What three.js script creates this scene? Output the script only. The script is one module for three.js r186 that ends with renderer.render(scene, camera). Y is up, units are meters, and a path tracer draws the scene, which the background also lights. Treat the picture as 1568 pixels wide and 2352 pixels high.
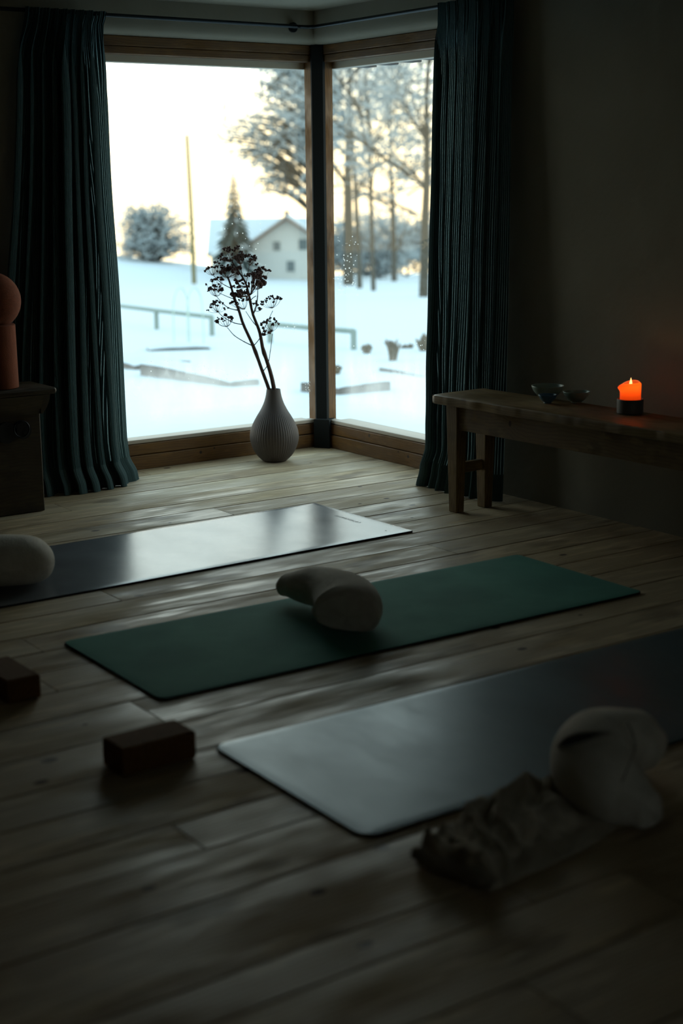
import * as THREE from 'three';
import { mergeGeometries, mergeVertices } from 'three/addons/utils/BufferGeometryUtils.js';
import { RoundedBoxGeometry } from 'three/addons/geometries/RoundedBoxGeometry.js';
import { TextGeometry } from 'three/addons/geometries/TextGeometry.js';
import { FontLoader } from 'three/addons/loaders/FontLoader.js';

// ------------------------------------------------------------------ camera, sky, exposure
const V = (x, y, z) => new THREE.Vector3(x, y, z);
const scene = new THREE.Scene();
const F = 3408.4, YAW = 0.6132, PITCH = 0.2179, ROLL = -0.0104;
const EYE = V(-4.4218, 1.3654, 6.4485);
const fwd = V(Math.sin(YAW) * Math.cos(PITCH), -Math.sin(PITCH), -Math.cos(YAW) * Math.cos(PITCH));
const level = V(Math.cos(YAW), 0, Math.sin(YAW)), lup = new THREE.Vector3().crossVectors(level, fwd);
const right = level.clone().multiplyScalar(Math.cos(ROLL)).addScaledVector(lup, Math.sin(ROLL));
const up = lup.clone().multiplyScalar(Math.cos(ROLL)).addScaledVector(level, -Math.sin(ROLL));
const camera = new THREE.PerspectiveCamera(2 * Math.atan(1176 / F) * 180 / Math.PI, 1568 / 2352, 0.05, 2000);
camera.position.copy(EYE);
camera.quaternion.setFromRotationMatrix(new THREE.Matrix4().makeBasis(right, up, fwd.clone().negate()));
camera.focus = 6.6;
camera.userData.fStop = 2.0;

const renderer = new THREE.WebGLRenderer({ antialias: true });
renderer.toneMapping = THREE.LinearToneMapping;
renderer.toneMappingExposure = 1.0;
renderer.shadowMap.enabled = true;

// winter dawn sky: warm glow along the horizon, pale above it, blue towards the zenith
{
  const W = 512, H = 256, d = new Float32Array(W * H * 4);
  const stops = [[-90, 2.6, 2.05, 1.25], [0, 3.0, 2.4, 1.45], [1.6, 3.0, 2.5, 1.6], [4.5, 2.8, 2.75, 2.3], [9, 2.55, 2.65, 2.45], [18, 2.1, 2.5, 2.5], [40, 1.5, 2.1, 2.45], [90, 1.0, 1.6, 2.1]];
  for (let j = 0; j < H; j++) {
    const e = ((j + 0.5) / H - 0.5) * 180;
    let k = 0; while (k < stops.length - 2 && stops[k + 1][0] < e) k++;
    const a = stops[k], b = stops[k + 1], t = THREE.MathUtils.smoothstep(e, a[0], b[0]);
    for (let i = 0; i < W; i++) { const o = (j * W + i) * 4; for (let c = 0; c < 3; c++) d[o + c] = a[c + 1] + (b[c + 1] - a[c + 1]) * t; d[o + 3] = 1; }
  }
  const sky = new THREE.DataTexture(d, W, H, THREE.RGBAFormat, THREE.FloatType);
  sky.mapping = THREE.EquirectangularReflectionMapping; sky.magFilter = THREE.LinearFilter; sky.needsUpdate = true;
  scene.background = sky; scene.environment = sky;
}

// ------------------------------------------------------------------ helpers
function rng(seed) { let s = seed | 0; return () => { s = (s + 0x6d2b79f5) | 0; let t = Math.imul(s ^ (s >>> 15), 1 | s); t = (t + Math.imul(t ^ (t >>> 7), 61 | t)) ^ t; return ((t ^ (t >>> 14)) >>> 0) / 4294967296; }; }
const hash = (x, y, s) => { let h = Math.imul(x, 374761393) ^ Math.imul(y, 668265263) ^ Math.imul(s, 974634777); h = Math.imul(h ^ (h >>> 13), 1274126177); return ((h ^ (h >>> 16)) >>> 0) / 4294967296; };
function vnoise(x, y, s, px = 0, py = 0) {   // value noise, periodic when px/py are given
  const ix = Math.floor(x), iy = Math.floor(y), fx = x - ix, fy = y - iy, w = (i, p) => p ? ((i % p) + p) % p : i;
  const u = fx * fx * (3 - 2 * fx), v = fy * fy * (3 - 2 * fy), a = w(ix, px), b = w(ix + 1, px), c = w(iy, py), d = w(iy + 1, py);
  return (hash(a, c, s) * (1 - u) + hash(b, c, s) * u) * (1 - v) + (hash(a, d, s) * (1 - u) + hash(b, d, s) * u) * v;
}
const fbm = (x, y, s, o = 4, px = 0, py = 0) => { let r = 0, a = 0.5, k = 1; for (let i = 0; i < o; i++, a *= 0.5, k *= 2) r += a * vnoise(x * k, y * k, s + i * 17, px * k, py * k); return r / (1 - Math.pow(0.5, o)); };
const clamp = (x, a = 0, b = 1) => Math.min(b, Math.max(a, x)), lerp = (a, b, t) => a + (b - a) * t, sstep = THREE.MathUtils.smoothstep;
const rayAt = (x, y) => fwd.clone().addScaledVector(right, (x - 784) / F).addScaledVector(up, -(y - 1176) / F);
const onPlane = (x, y, n, d0) => { const r = rayAt(x, y); return EYE.clone().addScaledVector(r, (d0 - n.dot(EYE)) / n.dot(r)); };
const onY = (x, y, h = 0) => onPlane(x, y, V(0, 1, 0), h), onZ = (x, y, z) => onPlane(x, y, V(0, 0, 1), z), onX = (x, y, q) => onPlane(x, y, V(1, 0, 0), q);
const fwdH = V(Math.sin(YAW), 0, -Math.cos(YAW));
const used = new Map();
const numbered = (n) => { const k = used.get(n) ?? 0; used.set(n, k + 1); return k ? n + '_' + String(k).padStart(3, '0') : n; };
function shade(o) { o.castShadow = o.receiveShadow = true; return o; }
function part(name, geo, mat, parent, label) { const m = shade(new THREE.Mesh(Array.isArray(geo) ? merge(geo) : geo, mat)); m.name = name; parent.add(m); if (label) m.userData.label = label; return m; }
const addPart = part;
function thing(name, label, category, pos = [0, 0, 0], turn = 0, group) { const o = new THREE.Group(); o.name = numbered(name); o.position.set(...pos); o.rotation.y = turn; o.userData = { label, category }; if (group) o.userData.group = group; scene.add(o); return o; }
function structure(name, geo, mat, label) { const o = geo ? shade(new THREE.Mesh(Array.isArray(geo) ? merge(geo) : geo, mat)) : new THREE.Group(); o.name = name; o.userData = { kind: 'structure' }; if (label) o.userData.label = label; scene.add(o); return o; }
function merge(list) { const l = list.map((g) => { const h = g.index ? g.toNonIndexed() : g.clone(); for (const k of Object.keys(h.attributes)) if (!['position', 'normal', 'uv'].includes(k)) h.deleteAttribute(k); if (!h.attributes.uv) h.setAttribute('uv', new THREE.BufferAttribute(new Float32Array(h.attributes.position.count * 2), 2)); if (!h.attributes.normal) h.computeVertexNormals(); return h; }); return mergeGeometries(l); }
function boxUV(g, s = 1) {   // uv in metres from position and normal
  const p = g.attributes.position, n = g.attributes.normal, uv = new Float32Array(p.count * 2);
  for (let i = 0; i < p.count; i++) { const ax = Math.abs(n.getX(i)), ay = Math.abs(n.getY(i)), az = Math.abs(n.getZ(i)), x = p.getX(i), y = p.getY(i), z = p.getZ(i);
    if (ay >= ax && ay >= az) { uv[i * 2] = x; uv[i * 2 + 1] = z; } else if (ax >= az) { uv[i * 2] = z; uv[i * 2 + 1] = y; } else { uv[i * 2] = x; uv[i * 2 + 1] = y; } uv[i * 2] *= s; uv[i * 2 + 1] *= s; }
  g.setAttribute('uv', new THREE.BufferAttribute(uv, 2)); return g;
}
const bx = (x0, x1, y0, y1, z0, z1, r = 0) => { const g = r ? new RoundedBoxGeometry(x1 - x0, y1 - y0, z1 - z0, 2, r) : new THREE.BoxGeometry(x1 - x0, y1 - y0, z1 - z0); g.translate((x0 + x1) / 2, (y0 + y1) / 2, (z0 + z1) / 2); return boxUV(g.index ? g.toNonIndexed() : g); };
function tube(points, radii, sides = 8, capped = true) {   // tapered tube through points, one radius each
  const pos = [], idx = [], n = points.length; let ref = V(0.3, 1, 0.2).normalize();
  const uvs = []; let len = 0;
  for (let i = 0; i < n; i++) {
    const t = points[Math.min(i + 1, n - 1)].clone().sub(points[Math.max(i - 1, 0)]).normalize();
    if (Math.abs(t.dot(ref)) > 0.98) ref = V(1, 0.1, 0.2).normalize();
    const a = ref.clone().addScaledVector(t, -ref.dot(t)).normalize(), b = new THREE.Vector3().crossVectors(t, a); ref = a;
    if (i) len += points[i].distanceTo(points[i - 1]);
    for (let k = 0; k < sides; k++) { const c = k / sides * 2 * Math.PI, r = radii[i]; const q = points[i].clone().addScaledVector(a, Math.cos(c) * r).addScaledVector(b, Math.sin(c) * r); pos.push(q.x, q.y, q.z); uvs.push(k / sides, len); }
    if (i) for (let k = 0; k < sides; k++) { const p = (i - 1) * sides + k, q = (i - 1) * sides + (k + 1) % sides; idx.push(p, q, p + sides, q, q + sides, p + sides); }
  }
  if (capped) for (const e of [0, n - 1]) { const c = pos.length / 3; pos.push(points[e].x, points[e].y, points[e].z); uvs.push(0, 0); for (let k = 0; k < sides; k++) { const a = e * sides + k, b = e * sides + (k + 1) % sides; e ? idx.push(a, b, c) : idx.push(b, a, c); } }
  const g = new THREE.BufferGeometry(); g.setAttribute('position', new THREE.Float32BufferAttribute(pos, 3)); g.setAttribute('uv', new THREE.Float32BufferAttribute(uvs, 2)); g.setIndex(idx); g.computeVertexNormals(); return g;
}
function sheet(nu, nv, f, closedU = false) {   // parametric surface f(u, v) -> [Vector3, uvx, uvy]
  const pos = [], uv = [], idx = [];
  for (let j = 0; j <= nv; j++) for (let i = 0; i <= nu; i++) { const [p, a, b] = f(i / nu, j / nv); pos.push(p.x, p.y, p.z); uv.push(a ?? i / nu, b ?? j / nv); }
  for (let j = 0; j < nv; j++) for (let i = 0; i < nu; i++) { const a = j * (nu + 1) + i, b = a + 1, c = a + nu + 1, d = c + 1; idx.push(a, c, b, b, c, d); }
  let g = new THREE.BufferGeometry(); g.setAttribute('position', new THREE.Float32BufferAttribute(pos, 3)); g.setAttribute('uv', new THREE.Float32BufferAttribute(uv, 2)); g.setIndex(idx); g.computeVertexNormals();
  if (closedU) { const n = g.attributes.normal; for (let j = 0; j <= nv; j++) { const a = j * (nu + 1), b = a + nu, v = V(n.getX(a) + n.getX(b), n.getY(a) + n.getY(b), n.getZ(a) + n.getZ(b)).normalize(); n.setXYZ(a, v.x, v.y, v.z); n.setXYZ(b, v.x, v.y, v.z); } }
  return g;
}
const curve = (pts, n) => new THREE.CatmullRomCurve3(pts, false, 'centripetal').getPoints(n);
function table(rows) { return (t) => { if (t <= rows[0][0]) return rows[0][1]; for (let i = 1; i < rows.length; i++) if (t <= rows[i][0]) { const k = (t - rows[i - 1][0]) / (rows[i][0] - rows[i - 1][0]), q = k * k * (3 - 2 * k); return lerp(rows[i - 1][1], rows[i][1], q); } return rows[rows.length - 1][1]; }; }

// ------------------------------------------------------------------ textures and materials
function texture(w, h, f, srgb = false) {   // f(x, y) -> number or [r, g, b], 0..1
  const d = new Uint8Array(w * h * 4);
  for (let y = 0; y < h; y++) for (let x = 0; x < w; x++) { const v = f(x / w, y / h), o = (y * w + x) * 4; for (let c = 0; c < 3; c++) d[o + c] = clamp(clamp(Array.isArray(v) ? v[c] : v) * 255 + (hash(x, y, 99) - 0.5) * 2.4, 0, 255); d[o + 3] = 255; }
  const t = new THREE.DataTexture(d, w, h); t.wrapS = t.wrapT = THREE.RepeatWrapping; t.magFilter = THREE.LinearFilter; t.minFilter = THREE.LinearMipmapLinearFilter; t.generateMipmaps = true; if (srgb) t.colorSpace = THREE.SRGBColorSpace; t.needsUpdate = true; return t;
}
const scaled = (t, rx, ry, ox = 0, oy = 0) => { const c = t.clone(); c.repeat.set(rx, ry); c.offset.set(ox, oy); c.needsUpdate = true; return c; };
const mix3 = (a, b, t) => a.map((x, i) => lerp(x, b[i], t));
const std = (o) => new THREE.MeshStandardMaterial(o), phys = (o) => new THREE.MeshPhysicalMaterial(o);

// pine: grain runs along u; a texture stands for 2.4 m x 0.6 m
function pine(seed, light, dark, knots, wear) {
  const R = rng(seed), ks = []; for (let i = 0; i < knots; i++) ks.push([R(), R(), 0.006 + R() * 0.012]);
  const grain = (x, y) => {
    let bend = 0, knot = 0;
    for (const [kx, ky, kr] of ks) { let dx = x - kx, dy = y - ky; dx -= Math.round(dx); dy -= Math.round(dy); const mx = dx * 2.4, my = dy * 0.6, q = Math.exp(-(mx * mx) / (kr * kr * 22)) * Math.exp(-(my * my) / (kr * kr * 9)); bend += Math.sign(my || 1) * q * kr * 1.6 * (1 - Math.exp(-Math.abs(my) / kr)); const rr = Math.hypot(mx * 0.62, my); knot = Math.max(knot, 1 - sstep(rr, kr * 0.55, kr)); }
    const yy = y * 0.6 + bend, w = fbm(x * 5, y * 4, seed, 3, 5, 4) * 0.05, rings = Math.pow(0.5 + 0.5 * Math.sin((yy + w) * 430 + fbm(x * 8, y * 6, seed + 3, 2, 8, 6) * 4), 2.5);
    const fine = vnoise(x * 60, (yy) * 900, seed + 7, 60), blot = fbm(x * 6, y * 5, seed + 11, 4, 6, 5);
    return { f: clamp(rings * 0.42 + fine * 0.2 + (blot - 0.5) * 0.75 + 0.08), knot, blot };
  };
  const scuff = (x, y) => clamp((fbm(x * 14, y * 26, seed + 31, 4, 14, 26) - 0.56) * 6) * wear, N = 1024, M = 512;
  const map = texture(N, M, (x, y) => { const g = grain(x, y); let c = mix3(light, dark, g.f); c = mix3(c, light.map((q) => q * 1.18), scuff(x, y) * 0.55); const st = clamp((fbm(x * 9, y * 7, seed + 51, 4, 9, 7) - 0.63) * 7); c = mix3(c, dark.map((q) => q * 0.7), st * 0.5); return mix3(c, [0.2, 0.12, 0.07], g.knot * 0.85); }, true);
  const rough = texture(N, M, (x, y) => { const b = fbm(x * 8, y * 7, seed + 23, 4, 8, 7), s = vnoise(x * 40, y * 240, seed + 29, 40, 240); return clamp(0.56 + (b - 0.5) * 0.9 + (s - 0.5) * 0.18 - scuff(x, y) * 0.12, 0.3, 0.95); });
  const bump = texture(N, M, (x, y) => { const g = grain(x, y); return clamp(0.55 - g.f * 0.3 - g.knot * 0.25 + scuff(x, y) * 0.12 + vnoise(x * 90, y * 300, seed + 41, 90, 300) * 0.12); });
  return { map, rough, bump };
}
const pineA = pine(11, [0.8, 0.73, 0.61], [0.61, 0.52, 0.41], 5, 1), pineB = pine(47, [0.76, 0.69, 0.57], [0.56, 0.47, 0.36], 6, 0.8);
const floorMats = [[pineA, '#ffffff'], [pineB, '#ffffff'], [pineA, '#f1ebe2'], [pineB, '#f5f0ea'], [pineA, '#f7f1e6']].map(([p, c]) => std({ color: c, map: p.map, roughnessMap: p.rough, roughness: 1.0, bumpMap: p.bump, bumpScale: 0.0007 }));
const M = {};
const wm = (p, c, rx = 1 / 2.4, ry = 1 / 0.6, rough = 1, rot = 0) => { const q = (t) => { const s = scaled(t, rx, ry); s.rotation = rot; return s; }; return std({ color: c, map: q(p.map), roughnessMap: q(p.rough), roughness: rough, bumpMap: q(p.bump), bumpScale: 0.0006 }); };
M.frame = wm(pineB, '#94733f', 1 / 1.2, 1 / 0.5);
M.bench = wm(pineA, '#97886a', 1, 1.6); M.benchLeg = wm(pineB, '#a19170', 1, 1.6, 1, Math.PI / 2);
M.cabinet = wm(pineB, '#57503f', 1, 1.6);
const plaster = texture(512, 512, (x, y) => fbm(x * 10, y * 10, 5, 5, 10, 10)), plasterC = texture(512, 512, (x, y) => { const f = fbm(x * 6, y * 6, 77, 5, 6, 6); return mix3([0.92, 0.92, 0.9], [1, 1, 0.99], f); }, true);
M.wall = std({ color: '#8f8b7f', map: scaled(plasterC, 0.5, 0.5), roughness: 0.95, bumpMap: scaled(plaster, 0.8, 0.8), bumpScale: 0.006 });
M.ceiling = M.wall;
M.jamb = wm(pineB, '#94733f', 1, 1.6, 1, Math.PI / 2);
M.post = phys({ color: '#1f2324', roughness: 0.8, specularIntensity: 0.3 });
M.bead = std({ color: '#b7ada0', roughness: 0.55 });
M.darkMetal = std({ color: '#22282c', roughness: 0.35, metalness: 0.7 });
M.subfloor = std({ color: '#3a3128', roughness: 1 });

// ------------------------------------------------------------------ room shell
const XW = -6.6, ZE = 8.2, CEIL = 2.2, WIN = 0.08;   // plaster stands 8 cm proud of the window frames
const BACK = [-2.85, -2.0, 0.98, 1.75];               // opening of an unseen window behind the camera, placed to light camera-facing sides
const LX = -1.38, RZ = 1.34;                          // far jambs of the two windows
structure('ceiling', [bx(XW - 0.3, 0.3, CEIL, CEIL + 0.25, -0.3, ZE + 0.3)], M.ceiling);
const lintel = () => { const s = new THREE.Shape(); s.moveTo(-0.25, CEIL); s.lineTo(WIN, CEIL); s.lineTo(WIN, 2.098); s.bezierCurveTo(WIN, 2.066, 0.066, 2.05, 0.03, 2.046); s.lineTo(-0.02, 2.044); s.lineTo(-0.25, 2.044); s.closePath(); return s; };
{
  const l = new THREE.ExtrudeGeometry(lintel(), { depth: -LX + 0.02, bevelEnabled: false, curveSegments: 10 }); l.rotateY(Math.PI / 2); l.scale(-1, 1, 1); l.scale(-1, 1, 1);
  // shape x -> room depth, extrusion -> along the wall
  const m = new THREE.Matrix4().set(0, 0, 1, LX, 0, 1, 0, 0, 1, 0, 0, 0, 0, 0, 0, 1);
  const a = new THREE.ExtrudeGeometry(lintel(), { depth: -LX - 0.03, bevelEnabled: false, curveSegments: 10 }).applyMatrix4(m); flip(a); boxUV(a);
  structure('wall_left', [bx(XW - 0.3, LX, -0.6, CEIL, -0.25, WIN), bx(LX, 0.25, -0.6, -0.02, -0.25, -0.01)], M.wall);
  const m2 = new THREE.Matrix4().set(-1, 0, 0, 0, 0, 1, 0, 0, 0, 0, 1, 0.03, 0, 0, 0, 1);
  const b = new THREE.ExtrudeGeometry(lintel(), { depth: RZ - 0.03, bevelEnabled: false, curveSegments: 10 }).applyMatrix4(m2); flip(b); boxUV(b);
  const cornerFill = bx(-0.05, 0.25, 2.05, CEIL, -0.25, 0.05);
  structure('wall_right', [bx(-WIN, 0.25, -0.6, CEIL, RZ, ZE + 0.3), bx(0.01, 0.25, -0.6, -0.02, -0.01, RZ)], M.wall);
  structure('trim_5', a, M.wall, 'plastered lintel over the wide window');
  structure('trim_6', [b, cornerFill], M.wall, 'plastered lintel over the narrow window');
  const [b0, b1, c0, c1] = BACK;
  structure('wall_back', [bx(XW - 0.3, b0, -0.6, CEIL, ZE, ZE + 0.3), bx(b1, 0.25, -0.6, CEIL, ZE, ZE + 0.3), bx(b0, b1, -0.6, c0, ZE, ZE + 0.3), bx(b0, b1, c1, CEIL, ZE, ZE + 0.3)], M.wall);
  structure('wall_far', bx(XW - 0.3, XW, -0.6, CEIL, WIN, ZE), M.wall);
}
function flip(g) { const i = g.index; if (i) { const a = i.array; for (let k = 0; k < a.length; k += 3) { const t = a[k]; a[k] = a[k + 2]; a[k + 2] = t; } } else for (const n of Object.keys(g.attributes)) { const t = g.attributes[n], s = t.itemSize, a = t.array; for (let k = 0; k < t.count; k += 3) for (let c = 0; c < s; c++) { const q = a[k * s + c]; a[k * s + c] = a[(k + 2) * s + c]; a[(k + 2) * s + c] = q; } } g.computeVertexNormals(); }

// floor: long pine boards along x, each a piece of its own
{
  const floor = structure('floor', bx(XW, 0.0, -0.14, -0.03, 0.0, ZE), M.subfloor);
  const R = rng(5), zs = [0, 0.16, 0.33, 0.49, 0.67, 0.83, 1.0, 1.17, 1.36, 1.54, 1.72, 1.9, 2.08, 2.27, 2.44, 2.62, 2.8, 2.99, 3.207, 3.41, 3.58, 3.757, 3.911, 4.11, 4.375, 4.495, 4.695, 4.93, 5.15, 5.4, 5.62, 5.9, 6.15, 6.4, 6.7, 7.0, 7.3, 7.6, 7.9, ZE];
  const fixed = { 24: [onY(1250, 2080).x], 25: [onY(1446, 2012).x], 26: [onY(1196, 2252).x, -5.2], 27: [-3.4] };
  for (let i = 0; i < zs.length - 1; i++) {
    let xs = fixed[i] ? [...fixed[i]] : [-0.6 - R() * 3.2, -4.4 - R() * 1.8];
    if (i < 8) xs = i % 3 ? [-3.4 - R() * 2] : [-0.9 - R(), -4.6];
    xs = [0, ...xs.sort((a, b) => b - a), XW];
    for (let k = 0; k < xs.length - 1; k++) {
      const gap = 0.0016 + R() * 0.0016, x1 = xs[k] - 0.001, x0 = xs[k + 1] + 0.001, z0 = zs[i] + gap, z1 = zs[i + 1] - gap, dy = (R() - 0.5) * 0.0012;
      if (x1 - x0 < 0.1) continue;
      const g = new RoundedBoxGeometry(x1 - x0, 0.03, z1 - z0, 1, 0.0022); const p = g.attributes.position, uv = g.attributes.uv, ox = R(), oy = R(), n = g.attributes.normal, cup = 0.0001 + R() * 0.0003;
      for (let q = 0; q < p.count; q++) { uv.setXY(q, p.getX(q) / 2.4 + ox, (Math.abs(n.getZ(q)) > 0.7 ? p.getY(q) : p.getZ(q)) / 0.6 + oy); if (p.getY(q) > 0) { const w = p.getZ(q) / (z1 - z0) * 2; p.setY(q, p.getY(q) - cup * w * w); } }
      g.translate((x0 + x1) / 2, -0.015 + dy, (z0 + z1) / 2);
      part('plank', g, floorMats[Math.floor(R() * floorMats.length)], floor);
    }
  }
}

// ------------------------------------------------------------------ windows
// condensation: a dull film low on each pane, in the grain and outline the photograph shows
const film = texture(512, 512, (x, y) => { const top = 0.2 + 0.05 * fbm(x * 6, 0.5, 9, 3, 6) + 0.03 * vnoise(x * 70, y * 3, 4, 70), f = clamp((top - y) * 14) * (0.6 + 0.6 * fbm(x * 10, y * 10, 15, 4, 10, 10)) * clamp(y * 12) * clamp((x - 0.04) * 10) * clamp((0.99 - x) * 8); return 0.02 + 0.6 * f; });
const paneMat = phys({ color: '#fdfffb', specularIntensity: 0.35, transmission: 1, thickness: 0, roughness: 1, roughnessMap: film, ior: 1.5 });
const dropMat = phys({ color: '#ffffff', roughness: 1, transmission: 1, thickness: 0 });
function makeWindow(name, len, place, label) {   // local: x along the wall 0..len away from the corner, z = 0 room face of the frame, +z into the room
  const w = structure(name, null, null, label), mirrored = place.determinant() < 0, part = (n, g, m, p) => { g.applyMatrix4(place); if (mirrored) flip(g); return addPart(n, g, m, p); };
  const r = 0.004;
  part('baseboard', bx(0.03, len, 0.0, 0.07, -0.06, 0.012, r), M.frame, w);
  part('bottom_rail', bx(0.03, len, 0.0725, 0.126, -0.065, 0.006, r), M.frame, w);
  part('glazing_bead', bx(0.03, len, 0.1275, 0.147, -0.05, 0.0, r), M.bead, w);
  part('top_rail', bx(0.03, len, 2.0, 2.044, -0.065, 0.006, r), M.frame, w);
  part('top_bead', bx(0.03, len, 1.963, 1.998, -0.05, 0.002, r), M.frame, w);
  part('outer_sash', bx(0.03, len, 1.93, 1.985, -0.1, -0.052, r), M.bead, w);
  part('outer_sill', bx(0.03, len, 0.06, 0.135, -0.16, -0.052, r), M.bead, w);
  part('jamb', bx(len - 0.06, len, 0, 2.044, -0.065, 0.006, r), M.frame, w);
  const pane = new THREE.PlaneGeometry(len - 0.04, 1.85); pane.translate(0.04 + (len - 0.04) / 2 - 0.02, 1.035, -0.045);
  part('glass_pane', pane, paneMat, w);
  return w;
}
const W1 = makeWindow('window_1', -LX, new THREE.Matrix4().makeScale(1, 1, 1).multiply(new THREE.Matrix4().set(-1, 0, 0, 0, 0, 1, 0, 0, 0, 0, 1, 0, 0, 0, 0, 1)), 'wide timber window over the dry stems');
const W2 = makeWindow('window_2', RZ, new THREE.Matrix4().set(0, 0, -1, 0, 0, 1, 0, 0, 1, 0, 0, 0, 0, 0, 0, 1), 'narrow timber window beside the bench');
{
  const [b0, b1, c0, c1] = BACK, w = structure('window_3', null, null, 'unseen timber window behind the camera, placed to light the camera-facing sides'), m = (b0 + b1) / 2;  // out of view, lights cushions and bench from the camera side
  for (const [x0, x1, y0, y1] of [[b0, b0 + 0.06, c0, c1], [b1 - 0.06, b1, c0, c1], [b0 + 0.06, b1 - 0.06, c0, c0 + 0.06], [b0 + 0.06, b1 - 0.06, c1 - 0.06, c1], [m - 0.03, m + 0.03, c0 + 0.06, c1 - 0.06]]) part('frame_bar', bx(x0, x1, y0, y1, ZE + 0.1, ZE + 0.16, 0.004), M.frame, w);
  part('glass_pane', new THREE.PlaneGeometry(b1 - b0 - 0.1, c1 - c0 - 0.1).translate(m, (c0 + c1) / 2, ZE + 0.13), phys({ color: '#fdfffb', transmission: 1, thickness: 0, roughness: 0.02, ior: 1.5 }), w);
}
// droplets on the panes
{
  const R = rng(91), drop = (list, turn) => merge(list.map(([p, r]) => { const g = new THREE.SphereGeometry(r, 8, 5, 0, Math.PI * 2, 0, Math.PI / 2); turn(g); g.translate(p.x, p.y, p.z); return g; }));
  const a = [], b = [];
  for (let i = 0; i < 46; i++) { const t = R(); a.push([onZ(330 + t * 240 + R() * 20, 838 + t * 34 + (R() - 0.5) * 36, -0.042), 0.0012 + R() * 0.0026]); }
  for (let i = 0; i < 26; i++) a.push([onZ(500 + R() * 110, 500 + R() * 120, -0.042), 0.001 + R() * 0.0022]);
  for (let i = 0; i < 20; i++) a.push([onZ(640 + R() * 75, 744 + R() * 22, -0.042), 0.001 + R() * 0.002]);
  for (let i = 0; i < 30; i++) a.push([onZ(696 + R() * 20, 872 + R() * 30, -0.042), 0.001 + R() * 0.002]);
  for (let i = 0; i < 74; i++) b.push([onX(770 + R() * 56 + (R() - 0.5) * 20, 540 + Math.pow(R(), 0.7) * 140, 0.042), 0.0012 + R() * 0.0028]);
  for (let i = 0; i < 40; i++) b.push([onX(770 + R() * 220, 765 + R() * 110, 0.042), 0.001 + R() * 0.0024]);
  const d1 = part('droplets', drop(a, (g) => g.rotateX(Math.PI / 2)), dropMat, W1), d2 = part('droplets', drop(b, (g) => g.rotateZ(Math.PI / 2)), dropMat, W2); d1.userData.kind = d2.userData.kind = 'stuff';
}
// corner post with a broad dark face turned to the room, timber jambs on either side
{
  const prism = (pts, y0, y1) => { const sh = new THREE.Shape(); pts.forEach(([x, z], i) => i ? sh.lineTo(x, -z) : sh.moveTo(x, -z)); sh.closePath(); const g = new THREE.ExtrudeGeometry(sh, { depth: y1 - y0, bevelEnabled: false }); g.rotateX(-Math.PI / 2); g.translate(0, y0, 0); return boxUV(g); };
  structure('trim_1', prism([[-0.055, 0.021], [-0.012, 0.057], [0.06, 0.03], [0.09, -0.09], [-0.03, -0.06]], 0, 2.06), M.post, 'dark corner post between the two windows');
  structure('trim_2', prism([[-0.078, 0.03], [-0.028, 0.1], [0.04, 0.05], [0.04, -0.03]], 0, 0.152), M.post, 'dark foot of the corner post');
  structure('trim_3', bx(-0.05, -0.03, 0.14, 2.0, -0.052, 0.017), M.jamb, 'timber jamb of the wide window at the post');
  structure('trim_4', bx(-0.006, 0.052, 0.14, 2.0, 0.03, 0.05), M.jamb, 'timber jamb of the narrow window at the post');
}
// eave outside: a pale board with the tips of roof tiles under it
{
  const eave = thing('roof_eave', 'snow-pale roof edge with dark tile tips outside the windows', 'roof');
  const yl = onZ(500, 143, -0.6).y, pale = std({ color: '#b9bcb8', roughness: 0.8 }), tileM = std({ color: '#4c4a48', roughness: 0.8 });
  part('eave_board', [bx(-6.5, 0.66, yl + 0.012, yl + 0.1, -0.66, -0.3), bx(0.3, 0.66, yl + 0.012, yl + 0.1, -0.3, 7)], pale, eave);
  for (let x = -2.6; x < 0.6; x += 0.2) part('tile', bx(x, x + 0.075, yl - 0.003, yl + 0.014, -0.68, -0.5, 0.004), tileM, eave);
  for (let z = -0.5; z < 3; z += 0.2) part('tile', bx(0.5, 0.68, yl - 0.006, yl + 0.014, z, z + 0.085, 0.004), tileM, eave);
}

// ------------------------------------------------------------------ curtain rail
{
  const rail = thing('curtain_rail', 'thin dark metal curtain rail bent round the window corner', 'curtain rail');
  const y = 2.116, d = 0.13, pts = [V(-2.6, y, d), V(-0.3, y, d), V(-d - 0.03, y, d), V(-d, y, d + 0.03), V(-d, y, 0.4), V(-d, y, 2.4)];
  part('rail', tube(pts, pts.map(() => 0.009), 10), M.darkMetal, rail);
  for (const [p, n] of [[onZ(671, 55, WIN), 'z'], [V(-2.2, y, WIN), 'z'], [V(-WIN, y, 1.9), 'x']]) {
    const g = new THREE.CylinderGeometry(0.024, 0.024, 0.012, 20), stem = new THREE.CylinderGeometry(0.007, 0.007, 0.06, 10); stem.translate(0, 0.03, 0);
    const h = merge([g, stem]); n === 'z' ? h.rotateX(Math.PI / 2) : h.rotateZ(Math.PI / 2);
    h.translate(n === 'z' ? p.x : -WIN - 0.006, y, n === 'z' ? WIN + 0.006 : p.z); part('bracket', h, M.darkMetal, rail);
  }
}

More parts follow.
